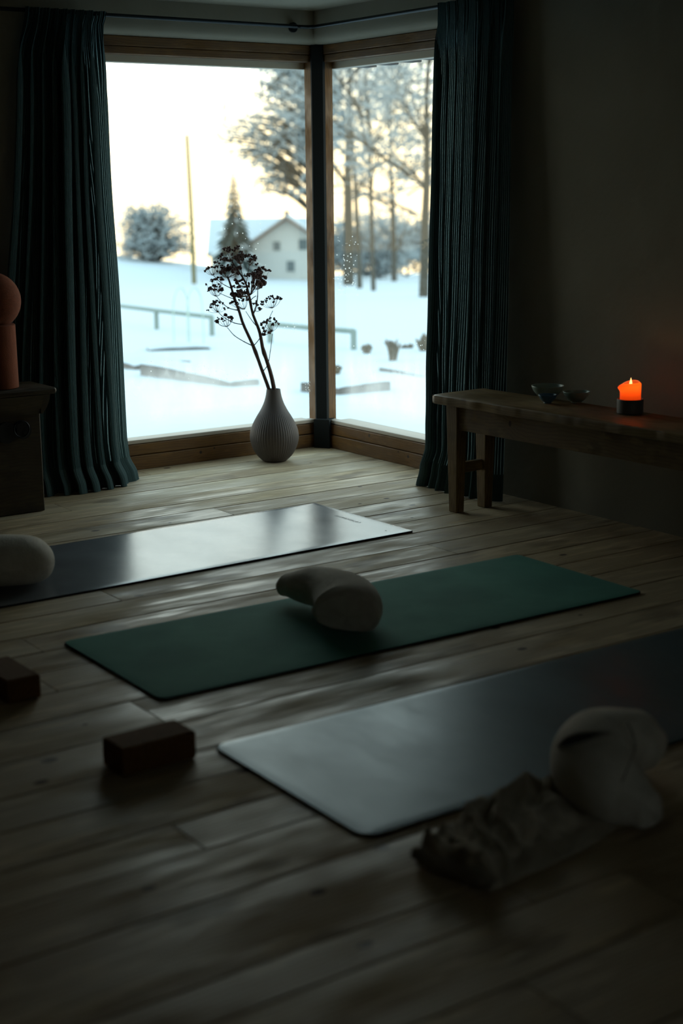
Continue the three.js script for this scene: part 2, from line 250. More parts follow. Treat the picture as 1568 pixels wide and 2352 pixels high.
// ------------------------------------------------------------------ curtains
const STR = 80;   // woven stripes: pale sheer threads between teal bands; the texture stands for 80 mm
const strip = (x) => { const q = (x * 8) % 1; return sstep(q, 0.1, 0.2) * (1 - sstep(q, 0.28, 0.4)); };
const clothMap = texture(256, 256, (x, y) => { const s = strip(x), n = fbm(x * 60, y * 12, 3, 3, 60, 12), w = vnoise(x * 128, y * 128, 8, 128, 128); return mix3([0.21, 0.29, 0.3], [0.48, 0.57, 0.57], s).map((c) => c * (0.8 + 0.28 * n + 0.12 * w)); }, true);
const clothTr = texture(256, 256, (x, y) => 0.06 + 0.94 * strip(x) * (0.75 + 0.4 * vnoise(x * 64, y * 96, 6, 64, 96)));
const clothBump = texture(256, 256, (x, y) => 0.5 * (1 - strip(x)) + 0.4 * vnoise(x * 96, y * 128, 12, 96, 128));
const curtainMat = phys({ color: '#ffffff', map: scaled(clothMap, 1000 / STR, 4), transmission: 1, transmissionMap: scaled(clothTr, 1000 / STR, 4), thickness: 0, roughness: 1, bumpMap: scaled(clothBump, 1000 / STR, 10), bumpScale: 0.0015, sheen: 0.3, sheenColor: new THREE.Color(0.4, 0.5, 0.5), sheenRoughness: 0.6, ior: 1.3, specularIntensity: 0.2, side: THREE.DoubleSide });
const hemMat = phys({ color: '#3d5051', roughness: 1, bumpMap: scaled(clothBump, 1000 / STR, 10), bumpScale: 0.0015, sheen: 0.3, sheenColor: new THREE.Color(0.4, 0.5, 0.5), specularIntensity: 0.2, side: THREE.DoubleSide });
function makeCurtain(name, label, seed, pleats, cloth, base, hemY, yTop) {   // base(u, y) -> { p: Vector3 on the path, t: along, n: out into the room, a: pleat depth }
  const g = thing(name, label, 'curtain', [0, 0, 0]);
  const at = (u, y) => {
    const v = 1 - y / yTop, b = base(u, y);
    const ph = 2 * Math.PI * (pleats * u + 0.75 * (vnoise(u * pleats * 0.7, 3.3, seed) - 0.5) + 0.22 * (vnoise(u * pleats * 0.8, v * 2.2, seed + 5) - 0.5) * sstep(v, 0.05, 0.4));
    const am = b.a * (0.55 + 0.9 * vnoise(u * pleats * 0.9, v * 0.8, seed + 9)) * (0.35 + 0.65 * sstep(v, 0.0, 0.09));
    const gather = 0.006 * Math.sin(ph * 3 + 1.3 * Math.sin(ph)) * (1 - sstep(v, 0.03, 0.1)), heading = y > yTop - 0.028 ? 0.004 : 0;
    return b.p.clone().addScaledVector(b.n, am * Math.sin(ph) + gather + heading).addScaledVector(b.t, am * 0.62 * Math.sin(2 * ph + 0.6) * sstep(v, 0.02, 0.15));
  };
  const nu = 420, arc = [0]; for (let i = 1; i <= nu; i++) arc.push(arc[i - 1] + at(i / nu, 0.9).distanceTo(at((i - 1) / nu, 0.9)));   // cloth width measured along the folds
  const mk = (y0, y1, nv) => sheet(nu, nv, (u, v) => { const y = lerp(y1, y0, v); return [at(u, y), arc[Math.round(u * nu)], y]; });
  part('drape', mk(hemY, yTop, 70), curtainMat, g);
  part('hem', mk(0.001, hemY + 0.001, 8), hemMat, g, 'doubled hem band');
  return g;
}
{
  // left curtain: its inner edge follows the photograph from rail to floor
  const edge = [[28, 258], [60, 252], [140, 256], [400, 265], [700, 283], [1000, 293], [1045, 298], [1085, 313], [1104, 316]].map(([y, x]) => onZ(x, y, 0.2)).map((p) => [-p.y, p.x]);
  const ex = table(edge);
  makeCurtain('curtain', 'teal striped curtain gathered beside the terracotta lamp', 21, 9, 1.9, (u, y) => {
    const k = 1 - y / 2.128, x1 = ex(-y), x0 = lerp(-1.64, -1.86, sstep(k, 0, 1)) - 0.05 * sstep(k, 0, 0.1), flare = sstep(k, 0.93, 1);
    const bow = 0.11 * Math.sin(Math.PI * Math.pow(1 - u, 0.8)) * k + flare * 0.02;
    return { p: V(lerp(x0, x1, u), y, 0.145 + bow + 0.055 * k), t: V(1, 0, 0), n: V(0, 0, 1), a: lerp(0.034, 0.05, k) * (1 - 0.88 * sstep(u, 0.8, 0.9) * sstep(k, 0.02, 0.2)) };
  }, 0.115, 2.128);
  const edgeR = [[15, 978], [60, 980], [200, 984], [500, 988], [800, 993], [960, 998], [1020, 1000], [1070, 988], [1112, 980]].map(([y, x]) => onX(x, y, -0.2)).map((p) => [-p.y, p.z]);
  const ez = table(edgeR);
  makeCurtain('curtain', 'teal striped curtain hanging behind the wooden bench', 63, 7, 1.5, (u, y) => {
    const k = 1 - y / 2.128, z0 = ez(-y), z1 = lerp(1.63, 1.66, sstep(k, 0, 0.75));
    return { p: V(-0.145 - 0.07 * k - 0.05 * k * Math.sin(Math.PI * u), y, lerp(z0, z1, u)), t: V(0, 0, 1), n: V(-1, 0, 0), a: lerp(0.032, 0.045, k) * (1 - 0.5 * sstep(u, 0.12, 0)) };
  }, 0.12, 2.128);
}

// ------------------------------------------------------------------ yoga mats
const matGrain = texture(512, 512, (x, y) => fbm(x * 7, y * 5, 19, 5, 7, 5)), matFine = texture(512, 512, (x, y) => 0.5 * vnoise(x * 200, y * 200, 2, 200, 200) + 0.5 * fbm(x * 30, y * 30, 29, 3, 30, 30));
const glossRough = texture(512, 512, (x, y) => 0.225 + 0.09 * (fbm(x * 9, y * 5, 44, 4, 9, 5) - 0.5) + 0.02 * vnoise(x * 90, y * 30, 51, 90, 30));
const smudge = (a, b, seed) => texture(512, 512, (x, y) => mix3(a, b, clamp((fbm(x * 6, y * 6, seed, 5, 6, 6) - 0.3) * 1.8)), true);
const rubber = (a, b, seed, side, rough = 1, ior = 1.65) => [phys({ map: scaled(smudge(a, b, seed), 0.9, 0.9), roughnessMap: scaled(glossRough, 0.9, 0.9), roughness: rough, ior, specularColor: new THREE.Color(0.74, 0.9, 1), clearcoat: 0.12, clearcoatRoughness: 0.2 * rough, bumpMap: scaled(matFine, 3, 3), bumpScale: 0.00012 }), std({ color: side, roughness: 0.85 })];
const suede = [phys({ map: scaled(smudge([0.23, 0.46, 0.41], [0.3, 0.55, 0.48], 8), 0.9, 0.9), roughness: 0.85, specularColor: new THREE.Color(0.5, 1, 0.88), bumpMap: scaled(matFine, 4, 4), bumpScale: 0.0004, sheen: 0.4, sheenColor: new THREE.Color(0.25, 0.5, 0.45), sheenRoughness: 0.5 }), std({ color: '#161a1a', roughness: 0.9 })];
function makeMat(label, [x, z], turn, L, W, mats, corner, curl) {
  const t = thing('yoga_mat', label, 'yoga mat', [x, 0, z], turn, 'yoga mats on the floorboards');
  const s = new THREE.Shape(), r = corner; s.moveTo(r, 0); s.lineTo(L - r, 0); s.quadraticCurveTo(L, 0, L, -r); s.lineTo(L, -W + r); s.quadraticCurveTo(L, -W, L - r, -W); s.lineTo(r, -W); s.quadraticCurveTo(0, -W, 0, -W + r); s.lineTo(0, -r); s.quadraticCurveTo(0, 0, r, 0);
  const base = new THREE.ExtrudeGeometry(s, { depth: 0.0036, bevelEnabled: true, bevelThickness: 0.0012, bevelSize: 0.0012, bevelSegments: 2, curveSegments: 8 }); base.rotateX(-Math.PI / 2); base.translate(0, 0.0017, 0);
  part('underside', boxUV(base), mats[1], t, 'dark edge and base layer');
  // top layer: a fine grid with slight waves and a lifted rim
  const n = 120, m = 44, inset = 0.0006, top = sheet(n, m, (u, v) => {
    let px = lerp(inset, L - inset, u), pz = lerp(inset, W - inset, v); const cx = clamp(px, r, L - r), cz = clamp(pz, r, W - r), d = Math.hypot(px - cx, pz - cz);
    if (d > r) { px = cx + (px - cx) * r / d; pz = cz + (pz - cz) * r / d; }
    const e = Math.min(px, L - px, pz, W - pz); const w = 0.0008 * (fbm(px * 5, pz * 4, curl, 3) - 0.5) * sstep(e, 0, 0.05) + 0.0008;
    return [V(px, 0.0074 + w - 0.0016 * (1 - sstep(e, 0, 0.012)), pz), px, pz];
  });
  flipIdx(top); part('top_layer', top, mats[0], t);
  return t;
}
function flipIdx(g) { const a = g.index.array; g.computeVertexNormals(); if (g.attributes.normal.getY(Math.floor(g.attributes.normal.count / 2)) < 0) { for (let k = 0; k < a.length; k += 3) { const q = a[k]; a[k] = a[k + 2]; a[k + 2] = q; } g.computeVertexNormals(); } }
const mat1 = makeMat('grey rubber yoga mat with printed lettering beside the vase', [-0.8759 - 1.83 * Math.cos(0.019), 1.2071 - 1.83 * 0.019 * -1 * -1 + 1.83 * 0.038 * 0, ], 0.0, 1.83, 0.6786, rubber([0.44, 0.45, 0.47], [0.5, 0.51, 0.53], 71, '#1d1626'), 0.006, 3);
// turned by -0.019 rad about its far corner, as measured
mat1.rotation.y = 0.019; { const c = Math.cos(0.019), s = Math.sin(0.019); mat1.position.set(-0.8759 - 1.83 * c, 0, 1.2071 + 1.83 * s); }
const mat2 = makeMat('matt green yoga mat under the bean-shaped cushion', [-2.6213, 2.4002], -0.016, 1.83, 0.6444, suede, 0.03, 5);
const mat3 = makeMat('dark blue-grey rubber yoga mat next to the crumpled linen bag', [-2.6909, 3.4192], -0.0125, 1.83, 0.6562, rubber([0.22, 0.3, 0.33], [0.3, 0.38, 0.41], 83, '#0d0f11', 1.7, 2.3), 0.045, 9);
{
  const font = await new FontLoader().loadAsync('fonts/droid/droid_sans_regular.typeface.json');
  const a = onY(829, 1200, 0.008), b = onY(773, 1183, 0.008), len = a.distanceTo(b), letters = 'LOTUSCRAFTS'.split(''), list = []; let x = 0;
  for (const ch of letters) { const g = new TextGeometry(ch, { font, size: 1, depth: 0.01, curveSegments: 4 }); g.computeBoundingBox(); const w = g.boundingBox.max.x - g.boundingBox.min.x; g.translate(x - g.boundingBox.min.x, 0, 0); list.push(g); x += w + 0.42; }
  const g = merge(list), k = len / x; g.scale(k, k * 1.05, 0.02); g.rotateX(-Math.PI / 2); g.rotateY(Math.PI / 2);   // reading direction -z, letter tops towards -x
  g.translate(a.x, 0.0086, a.z); mat1.updateMatrixWorld(true); g.applyMatrix4(mat1.matrixWorld.clone().invert());
  part('lettering', g, std({ color: '#15151c', roughness: 0.7 }), mat1, 'small dark printed lettering');
  const dot = new THREE.CircleGeometry(0.004, 10); dot.rotateX(-Math.PI / 2); const q = onY(886, 1219, 0.008); dot.translate(q.x, 0.0085, q.z); dot.applyMatrix4(mat1.matrixWorld.clone().invert()); part('mark', dot, std({ color: '#1c1c22', roughness: 0.7 }), mat1);
}

// ------------------------------------------------------------------ cushions
const feltB = texture(512, 512, (x, y) => 0.5 * vnoise(x * 180, y * 180, 33, 180, 180) + 0.5 * fbm(x * 20, y * 20, 37, 4, 20, 20)), feltC = texture(256, 256, (x, y) => { const f = fbm(x * 9, y * 9, 61, 4, 9, 9); return mix3([0.86, 0.85, 0.83], [1, 1, 1], f); }, true);
const felt = phys({ color: '#dfd7cc', map: scaled(feltC, 2, 2), roughness: 0.95, bumpMap: scaled(feltB, 3, 3), bumpScale: 0.002, sheen: 0.25, sheenColor: new THREE.Color(0.5, 0.48, 0.45), specularIntensity: 0.3 });
const feltPale = phys({ color: '#e4ded4', map: scaled(feltC, 2, 2), roughness: 0.95, bumpMap: scaled(feltB, 3, 3), bumpScale: 0.002, sheen: 0.25, sheenColor: new THREE.Color(0.5, 0.48, 0.45), specularIntensity: 0.3 });
// a stuffed cushion: an oval cross-section swept along a bowed spine, flattened where it rests
function cushionGeo(spine, wide, tall, opts = {}) {
  const c = new THREE.CatmullRomCurve3(spine, false, 'centripetal'), nu = 72, nv = 64, ground = opts.ground ?? 0;
  const g = sheet(nu, nv, (u, v) => {
    const e = 0.5 - 0.5 * Math.cos(Math.PI * v), p = c.getPoint(e), t = c.getTangent(e), s = V(-t.z, 0, t.x).normalize(), th = u * 2 * Math.PI, W = wide(v), T = tall(v);
    const crease = opts.crease ? opts.crease(v, th) : 0, wob = 1 + 0.035 * (fbm(Math.cos(th) * 1.6 + 4, v * 5 + Math.sin(th) * 1.6, opts.seed ?? 1, 3) - 0.5) * 2 - crease;
    const ca = Math.cos(th), sa = Math.sin(th), pinch = opts.pinch ? opts.pinch(v) * (ca > 0 ? 1 : 0) : 0, q = p.clone().addScaledVector(s, Math.sign(ca) * Math.pow(Math.abs(ca), lerp(0.92, 1.7, pinch)) * W * wob * (1 + 0.34 * pinch)); q.y += sa * T * wob;
    const lo = ground + 0.004; if (q.y < lo + 0.03) { const d = lo + 0.03 - q.y; q.y = lo + 0.03 - 0.03 * (1 - Math.exp(-d / 0.03)); }
    return [q, u * 0.7, v];
  }, true);
  return g;
}
const ends = (p, m = 1) => (v) => m * Math.pow(Math.max(0, 1 - Math.pow(Math.abs(2 * v - 1), p)), 1 / p * 1.15);
{
  const t = thing('bean_cushion', 'pale felt bean-shaped cushion resting on the green mat', 'cushion');
  const G = 0.0075, sp = [[640, 1343, 0.062], [685, 1343, 0.075], [745, 1350, 0.085], [793, 1372, 0.085], [806, 1398, 0.078], [797, 1416, 0.066]].map(([x, y, h]) => onY(x, y, h));
  const rad = table([[0, 0], [0.05, 0.2], [0.2, 0.5], [0.42, 0.84], [0.62, 1], [0.82, 1], [0.93, 0.84], [0.98, 0.52], [1, 0]]);
  part('cover', cushionGeo(sp, (v) => 0.098 * rad(v), (v) => 0.08 * rad(v), { ground: G, seed: 4, pinch: (v) => 0.8 * sstep(v, 0.2, 0.95), crease: (v, th) => 0.05 * Math.exp(-Math.pow((v - 0.42) / 0.05, 2)) * clamp(Math.sin(th)) + 0.05 * Math.exp(-Math.pow((v - 0.62) / 0.05, 2)) * clamp(Math.sin(th)) }), felt, t);
}
{
  const t = thing('pebble_cushion', 'smooth pebble-like felt cushion on the grey rubber mat', 'cushion');
  const G = 0.0075, a = onY(-80, 1296, 0.085), b = onY(65, 1290, 0.085), sp = [a.clone().lerp(b, -0.3), a, b, a.clone().lerp(b, 1.42)];
  part('cover', cushionGeo(sp, (v) => 0.13 * Math.pow(Math.sin(Math.PI * v), 0.95), (v) => 0.095 * Math.pow(Math.sin(Math.PI * v), 0.95), { ground: G, seed: 14 }), feltPale, t);
}
{
  const t = thing('crescent_cushion', 'pale felt crescent cushion with an open slit, tilted behind the linen bag', 'cushion');
  const G = 0.0, sp = [[1522, 1702, 0.075], [1460, 1700, 0.085], [1385, 1716, 0.088], [1358, 1752, 0.085], [1395, 1798, 0.075], [1452, 1842, 0.05], [1508, 1880, 0.028]].map(([x, y, h]) => onY(x, y, h));
  const rad = table([[0, 0], [0.05, 0.3], [0.25, 0.78], [0.42, 1], [0.62, 0.95], [0.85, 0.55], [0.96, 0.32], [1, 0]]);
  part('cover', cushionGeo(sp, (v) => 0.095 * rad(v), (v) => 0.092 * rad(v), { ground: G, seed: 24 }), feltPale, t);
  // an open slit on top, its inner shade painted as a dark patch, and a seam round the back, laid on the cover
  const cover = t.children[0], rc = new THREE.Raycaster(); cover.material.side = THREE.DoubleSide; t.updateMatrixWorld(true);
  const hit = (x, y, o) => { rc.set(EYE, rayAt(x, y).normalize()); const i = rc.intersectObject(cover, false)[0]; if (!i) return null; const n = i.face.normal.clone(); if (n.dot(rc.ray.direction) > 0) n.negate(); return i.point.addScaledVector(n, o); };
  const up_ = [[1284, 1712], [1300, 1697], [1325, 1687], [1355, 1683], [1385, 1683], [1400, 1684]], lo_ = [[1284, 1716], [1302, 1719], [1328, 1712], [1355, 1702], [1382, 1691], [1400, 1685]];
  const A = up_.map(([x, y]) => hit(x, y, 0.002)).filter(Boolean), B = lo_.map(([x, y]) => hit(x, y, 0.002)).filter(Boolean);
  if (A.length === 6 && B.length === 6) { const ca = new THREE.CatmullRomCurve3(A), cb = new THREE.CatmullRomCurve3(B), g = sheet(24, 4, (u, v) => { const p = ca.getPoint(u).lerp(cb.getPoint(u), v); return [p]; }); part('slit', g, std({ color: '#23211f', roughness: 1, side: THREE.DoubleSide }), t, 'open slit with its inner shade painted dark'); part('slit_edge', tube(cb.getPoints(24), new Array(25).fill(0.0035), 6), feltPale, t); part('slit_edge', tube(ca.getPoints(24), new Array(25).fill(0.003), 6), feltPale, t); }
  else console.log('slit points', A.length, B.length);
  const sm = [[1440, 1660], [1452, 1685], [1457, 1710], [1450, 1740], [1438, 1770], [1428, 1795]].map(([x, y]) => hit(x, y, 0.0006)).filter(Boolean); 
  if (sm.length > 3) part('seam', tube(curve(sm, 30), new Array(31).fill(0.0016), 5), std({ color: '#7d776c', roughness: 1 }), t);
}

// ------------------------------------------------------------------ crumpled linen bag
{
  const linen = phys({ color: '#b5aa98', map: scaled(feltC, 3, 3), roughness: 1, bumpMap: scaled(feltB, 5, 5), bumpScale: 0.002, sheen: 0.2, sheenColor: new THREE.Color(0.4, 0.38, 0.35), specularIntensity: 0.2, side: THREE.DoubleSide });
  const bag = thing('linen_bag', 'crumpled brown linen bag lying flat beside the crescent cushion', 'bag');
  const backE = [[946, 1960], [985, 1905], [1040, 1868], [1100, 1832], [1160, 1806], [1228, 1783], [1290, 1800], [1360, 1828], [1458, 1860]].map(([x, y]) => onY(x, y, 0.03)), frontE = [[1125, 2052], [1160, 2042], [1200, 2022], [1240, 2004], [1290, 1982], [1335, 1958], [1385, 1925], [1425, 1895], [1460, 1868]].map(([x, y]) => onY(x, y, 0.0));
  const cb = new THREE.CatmullRomCurve3(backE), cf = new THREE.CatmullRomCurve3(frontE);
  const H = (u, v) => {
    const gather = 1 - sstep(u, 0.25, 0.85), env = Math.pow(clamp(v / 0.1), 0.6) * Math.pow(clamp((1 - v) / 0.14), 0.6) * Math.pow(clamp(u / 0.03), 0.5) * Math.pow(clamp((1 - u) / 0.16), 0.6);
    const ph = u * 24 + 2.6 * v + 3.5 * fbm(u * 4, v * 2.5, 7, 3), ridge = Math.pow(1 - Math.abs(Math.sin(ph)), 1.1) * 0.026 * gather * (1 - 0.45 * v) * (0.5 + fbm(u * 9, v * 3, 71, 2));
    const ph2 = u * 9 + 5 * v + 4 * fbm(u * 3, v * 3, 57, 3), soft = 0.014 * (1 - Math.abs(Math.sin(ph2))) * (0.35 + 0.65 * gather);
    const peak = 0.03 * Math.exp(-Math.pow((u - 0.55) / 0.07, 2) - Math.pow((v - 0.08) / 0.13, 2)) + 0.022 * Math.exp(-Math.pow((u - 0.34) / 0.05, 2) - Math.pow((v - 0.08) / 0.13, 2)) + 0.025 * Math.exp(-Math.pow((u - 0.72) / 0.08, 2) - Math.pow((v - 0.12) / 0.12, 2)), roll = 0.042 * Math.exp(-Math.pow((u - 0.05) / 0.05, 2));
    return 0.004 + env * (0.016 + ridge + soft + peak + roll * (0.5 + 0.5 * v) + 0.008 * fbm(u * 14, v * 10, 27, 3));
  };
  const g = sheet(220, 110, (u, v) => { const a = cb.getPoint(u), b = cf.getPoint(u), p = a.lerp(b, v); const wob = (fbm(u * 9, v * 4, 41, 3) - 0.5) * 0.03 * (1 - u); p.x += wob; p.z += wob * 0.6; p.y = H(u, v); return [p, u * 0.6, v * 0.4]; });
  flipIdx(g); part('cloth', g, linen, bag);
  const rollPts = [0, 0.2, 0.4, 0.6, 0.8, 1].map((v) => { const p = cb.getPoint(0.02).lerp(cf.getPoint(0.02), v); p.y = 0.022 + 0.004 * Math.sin(v * 9); return p; });
  part('rolled_hem', tube(curve(rollPts, 24), Array.from({ length: 25 }, (_, i) => 0.02 * (0.8 + 0.25 * vnoise(i * 0.6, 2, 3)) * (i < 2 || i > 22 ? 0.7 : 1)), 12), linen, bag);
}

// ------------------------------------------------------------------ cork blocks
const corkC = texture(512, 512, (x, y) => { const f = fbm(x * 34, y * 34, 91, 4, 34, 34), s = vnoise(x * 90, y * 90, 95, 90, 90); return mix3(mix3([0.54, 0.42, 0.29], [0.66, 0.52, 0.38], f), [0.27, 0.17, 0.11], s > 0.82 ? 0.7 : 0); }, true);
const cork = std({ color: '#b8a27e', map: scaled(corkC, 5, 5), roughness: 0.9, bumpMap: scaled(feltB, 5, 5), bumpScale: 0.0015 });
{
  const block = (label, x, z, turn, L, W, H) => { const t = thing('cork_block', label, 'yoga block', [x, 0, z], turn, 'cork blocks on the floor'); part('block', bx(-L / 2, L / 2, 0.001, H, -W / 2, W / 2, 0.007), cork, t); };
  const a = onY(283, 1788), b = onY(453, 1742), c = onY(222, 1762), d = b.clone().sub(a).normalize(), turn = -Math.atan2(d.z, d.x), L = a.distanceTo(b), W = 0.105, mid = a.clone().addScaledVector(d, L / 2).addScaledVector(V(d.z, 0, -d.x), W / 2);
  block('brown cork block on bare boards before the dark blue-grey mat', mid.x, mid.z, turn, L, W, 0.072);
  const e = onY(95, 1603), w = 0.1; block('brown cork block at the end of the green mat', e.x - w / 2, e.z - 0.105, 0.02, w, 0.21, 0.068);
}

// ------------------------------------------------------------------ vase and dried stems
const vaseC = onY(631, 1058);
{
  const prof = table([[0, 0.058], [0.03, 0.07], [0.1, 0.092], [0.2, 0.112], [0.32, 0.1225], [0.42, 0.12], [0.52, 0.107], [0.62, 0.087], [0.72, 0.066], [0.82, 0.049], [0.92, 0.039], [1, 0.0345]]), H = 0.362;
  const lin = (t) => prof(t), smooth = new THREE.CatmullRomCurve3([[0, 0.058], [0.03, 0.071], [0.1, 0.093], [0.2, 0.112], [0.32, 0.1225], [0.42, 0.1195], [0.52, 0.107], [0.62, 0.088], [0.72, 0.0665], [0.82, 0.0495], [0.92, 0.039], [1, 0.0345]].map(([t, r]) => V(r, t * H, 0)));
  const v = thing('vase', 'taupe ribbed teardrop vase holding two dried stems', 'vase', [vaseC.x, 0, vaseC.z]);
  const clay = std({ color: '#524a47', roughness: 0.65, bumpMap: scaled(matFine, 1, 2), bumpScale: 0.0004 });
  const body = sheet(336, 90, (u, w) => { const p = smooth.getPoint(w), a = u * 2 * Math.PI, rib = 0.0022 * (Math.pow(Math.abs(Math.sin(a * 28)), 0.7) - 0.7) * sstep(w, 0.06, 0.16) * (1 - sstep(w, 0.6, 0.78)); return [V(Math.cos(a) * (p.x + rib), p.y + 0.001, -Math.sin(a) * (p.x + rib)), u * 4, w]; }, true);
  flipOut(body); part('body', body, clay, v, 'ribbed belly');
  const inner = new THREE.LatheGeometry([[0.0345, 0.362], [0.0335, 0.3645], [0.031, 0.3635], [0.03, 0.355], [0.04, 0.3], [0.06, 0.25], [0.0001, 0.2]].map(([x, y]) => new THREE.Vector2(x, y)), 48); part('rim', inner, clay, v);
  part('foot', new THREE.CylinderGeometry(0.058, 0.057, 0.002, 40).translate(0, 0.001, 0), clay, v);
}
function flipOut(g) { const p = g.attributes.position, n = g.attributes.normal, i = Math.floor(p.count / 2) + 7; if (n.getX(i) * p.getX(i) + n.getZ(i) * p.getZ(i) < 0) { const a = g.index.array; for (let k = 0; k < a.length; k += 3) { const q = a[k]; a[k] = a[k + 2]; a[k + 2] = q; } for (let k = 0; k < n.count; k++) n.setXYZ(k, -n.getX(k), -n.getY(k), -n.getZ(k)); } }
{
  const R = rng(303), stalk = std({ color: '#4a322a', roughness: 0.8 }), ray = std({ color: '#5b4638', roughness: 0.85 }), seed = std({ color: '#3a211a', roughness: 0.9 });
  const n = fwdH, dv = n.dot(vaseC), S = (zx, zy, off = 0) => onPlane(440 + zx / 6.36, 550 + zy / 6.36, n, dv + off);
  const seedGeo = [0, 1, 2].map((k) => { const g = new THREE.IcosahedronGeometry(1, 1), p = g.attributes.position; for (let i = 0; i < p.count; i++) { const q = V(p.getX(i), p.getY(i), p.getZ(i)), f = 0.75 + 0.5 * vnoise(q.x * 2 + 7 * k, q.y * 2 + q.z * 1.7, k); p.setXYZ(i, q.x * f, q.y * f, q.z * f); } g.computeVertexNormals(); return g; });
  const umbel = (parent, base, targets, depth, size, more = 0) => {   // rays fan out from the base to small seed heads
    const b = S(...base), rays = [], heads = [];
    const tg = []; for (const [x, y] of targets) tg.push([x, y, (R() - 0.5) * depth]);
    for (let i = 0; i < more; i++) { const a = targets[Math.floor(R() * targets.length)], c = targets[Math.floor(R() * targets.length)], k = R(); tg.push([lerp(a[0], c[0], k) + (R() - 0.5) * 36, lerp(a[1], c[1], k) + (R() - 0.5) * 36, (R() - 0.5) * depth * 1.6]); }
    for (const [x, y, o] of tg) {
      const e = S(x, y, (base[2] ?? 0) + o), mid = b.clone().lerp(e, 0.5); mid.y -= 0.004; mid.addScaledVector(right, (e.clone().sub(b).dot(right)) * 0.14);
      rays.push(tube(curve([b, mid, e], 5), [0.0011, 0.001, 0.0009, 0.0008, 0.0008, 0.0007], 4));
      const c = 4 + Math.floor(R() * 4); for (let k = 0; k < c; k++) { const r = size * (0.5 + R() * 0.6), g = seedGeo[Math.floor(R() * 3)].clone(); g.scale(r, r * (0.8 + R() * 0.5), r); g.rotateZ(R() * 3); g.translate(e.x + (R() - 0.5) * size * 2.6, e.y + (R() - 0.25) * size * 2.2, e.z + (R() - 0.5) * size * 2.6); heads.push(g); }
    }
    const u = part('umbel', rays, ray, parent); part('seed_heads', heads, seed, u);
  };
  const line = (parent, name, pts, r0, r1) => { const c = curve(pts.map((p) => S(...p)), 26); const node = (i) => 1 + 0.25 * (i % 9 === 8 ? 1 : 0); part(name, tube(c, c.map((_, i) => lerp(r0, r1, i / 26) * node(i)), 8), stalk, parent); };
  const A = thing('dried_umbel_stem', 'dried brown umbel stem leaning low out of the vase', 'dried flower', [0, 0, 0], 0, 'dried stems in the vase');
  const B = thing('dried_umbel_stem', 'taller dried umbel stem with the thicker bent stalk', 'dried flower', [0, 0, 0], 0, 'dried stems in the vase');
  line(A, 'stem', [[1185, 2420], [1140, 2225], [1030, 1920], [900, 1560], [750, 1230], [690, 1040], [620, 850], [590, 740], [560, 640], [525, 545]], 0.0098, 0.0042);
  line(B, 'stem', [[1225, 2420], [1210, 2235], [1165, 2000], [1100, 1780], [1040, 1600], [1000, 1380], [960, 1260], [890, 1080], [850, 880], [810, 700], [765, 590], [700, 490], [590, 325]], 0.0118, 0.003);
  line(A, 'branch', [[890, 1555], [760, 1490], [620, 1400], [520, 1285]], 0.0026, 0.0016); umbel(A, [515, 1278], [[365, 1195], [400, 1160], [445, 1165], [500, 1110], [545, 1140], [600, 1150], [580, 1190], [470, 1200], [370, 1215]], 0.1, 0.0046, 4);
  line(A, 'branch', [[735, 1240], [640, 1225], [560, 1190], [460, 1130], [395, 1070]], 0.0024, 0.0015); umbel(A, [390, 1065], [[245, 1050], [280, 1000], [285, 955], [330, 915], [375, 910], [415, 925], [460, 950], [480, 1020], [340, 960]], 0.1, 0.0046, 5);
  line(A, 'branch', [[690, 1040], [540, 1000], [440, 920], [370, 840]], 0.0024, 0.0015); umbel(A, [365, 835], [[255, 755], [270, 710], [300, 690], [345, 690], [400, 700], [425, 740], [455, 745], [330, 740]], 0.1, 0.005, 6);
  line(A, 'branch', [[615, 870], [510, 830], [400, 780]], 0.002, 0.0013); umbel(A, [395, 775], [[215, 660], [285, 600], [330, 590], [360, 585], [420, 590], [455, 590], [400, 660]], 0.1, 0.0046, 4);
  line(A, 'branch', [[575, 715], [440, 640], [320, 530]], 0.0022, 0.0014); umbel(A, [315, 525], [[200, 465], [215, 435], [240, 425], [295, 415], [345, 405], [375, 410], [380, 475], [330, 350], [365, 335], [400, 360]], 0.1, 0.0044, 2);
  umbel(A, [528, 560], [[440, 410], [460, 445], [505, 400], [540, 430], [580, 400], [620, 440], [650, 440], [470, 500], [430, 505], [600, 480], [680, 500], [560, 450], [690, 430]], 0.12, 0.0062, 12);
  line(A, 'branch', [[910, 1550], [990, 1450], [1080, 1260], [1185, 1040]], 0.0022, 0.0014); umbel(A, [1178, 1005], [[1030, 955], [1040, 920], [1075, 905], [1110, 885], [1140, 860], [1165, 845], [1240, 865], [1260, 860], [1300, 870], [1195, 915]], 0.09, 0.005, 3);
  line(A, 'branch', [[1045, 1925], [1110, 1830], [1150, 1620], [1180, 1380]], 0.0022, 0.0014); umbel(A, [1175, 1345], [[1010, 1250], [1045, 1215], [1100, 1190], [1110, 1225], [1155, 1165], [1210, 1170], [1235, 1210], [1265, 1240], [1035, 1300], [1060, 1395], [1130, 1365], [1180, 1250]], 0.09, 0.0048, 4);
  umbel(B, [585, 320], [[470, 150], [520, 140], [545, 130], [560, 150], [610, 170], [640, 140], [680, 130], [440, 220], [420, 260], [410, 300], [460, 300], [520, 310], [570, 310], [500, 295]], 0.12, 0.005, 8);
  line(B, 'branch', [[745, 545], [725, 450], [720, 370]], 0.0022, 0.0014); umbel(B, [718, 365], [[620, 280], [650, 270], [680, 250], [720, 190], [735, 240], [770, 260], [700, 345], [690, 280], [740, 300], [660, 300]], 0.12, 0.0056, 12);
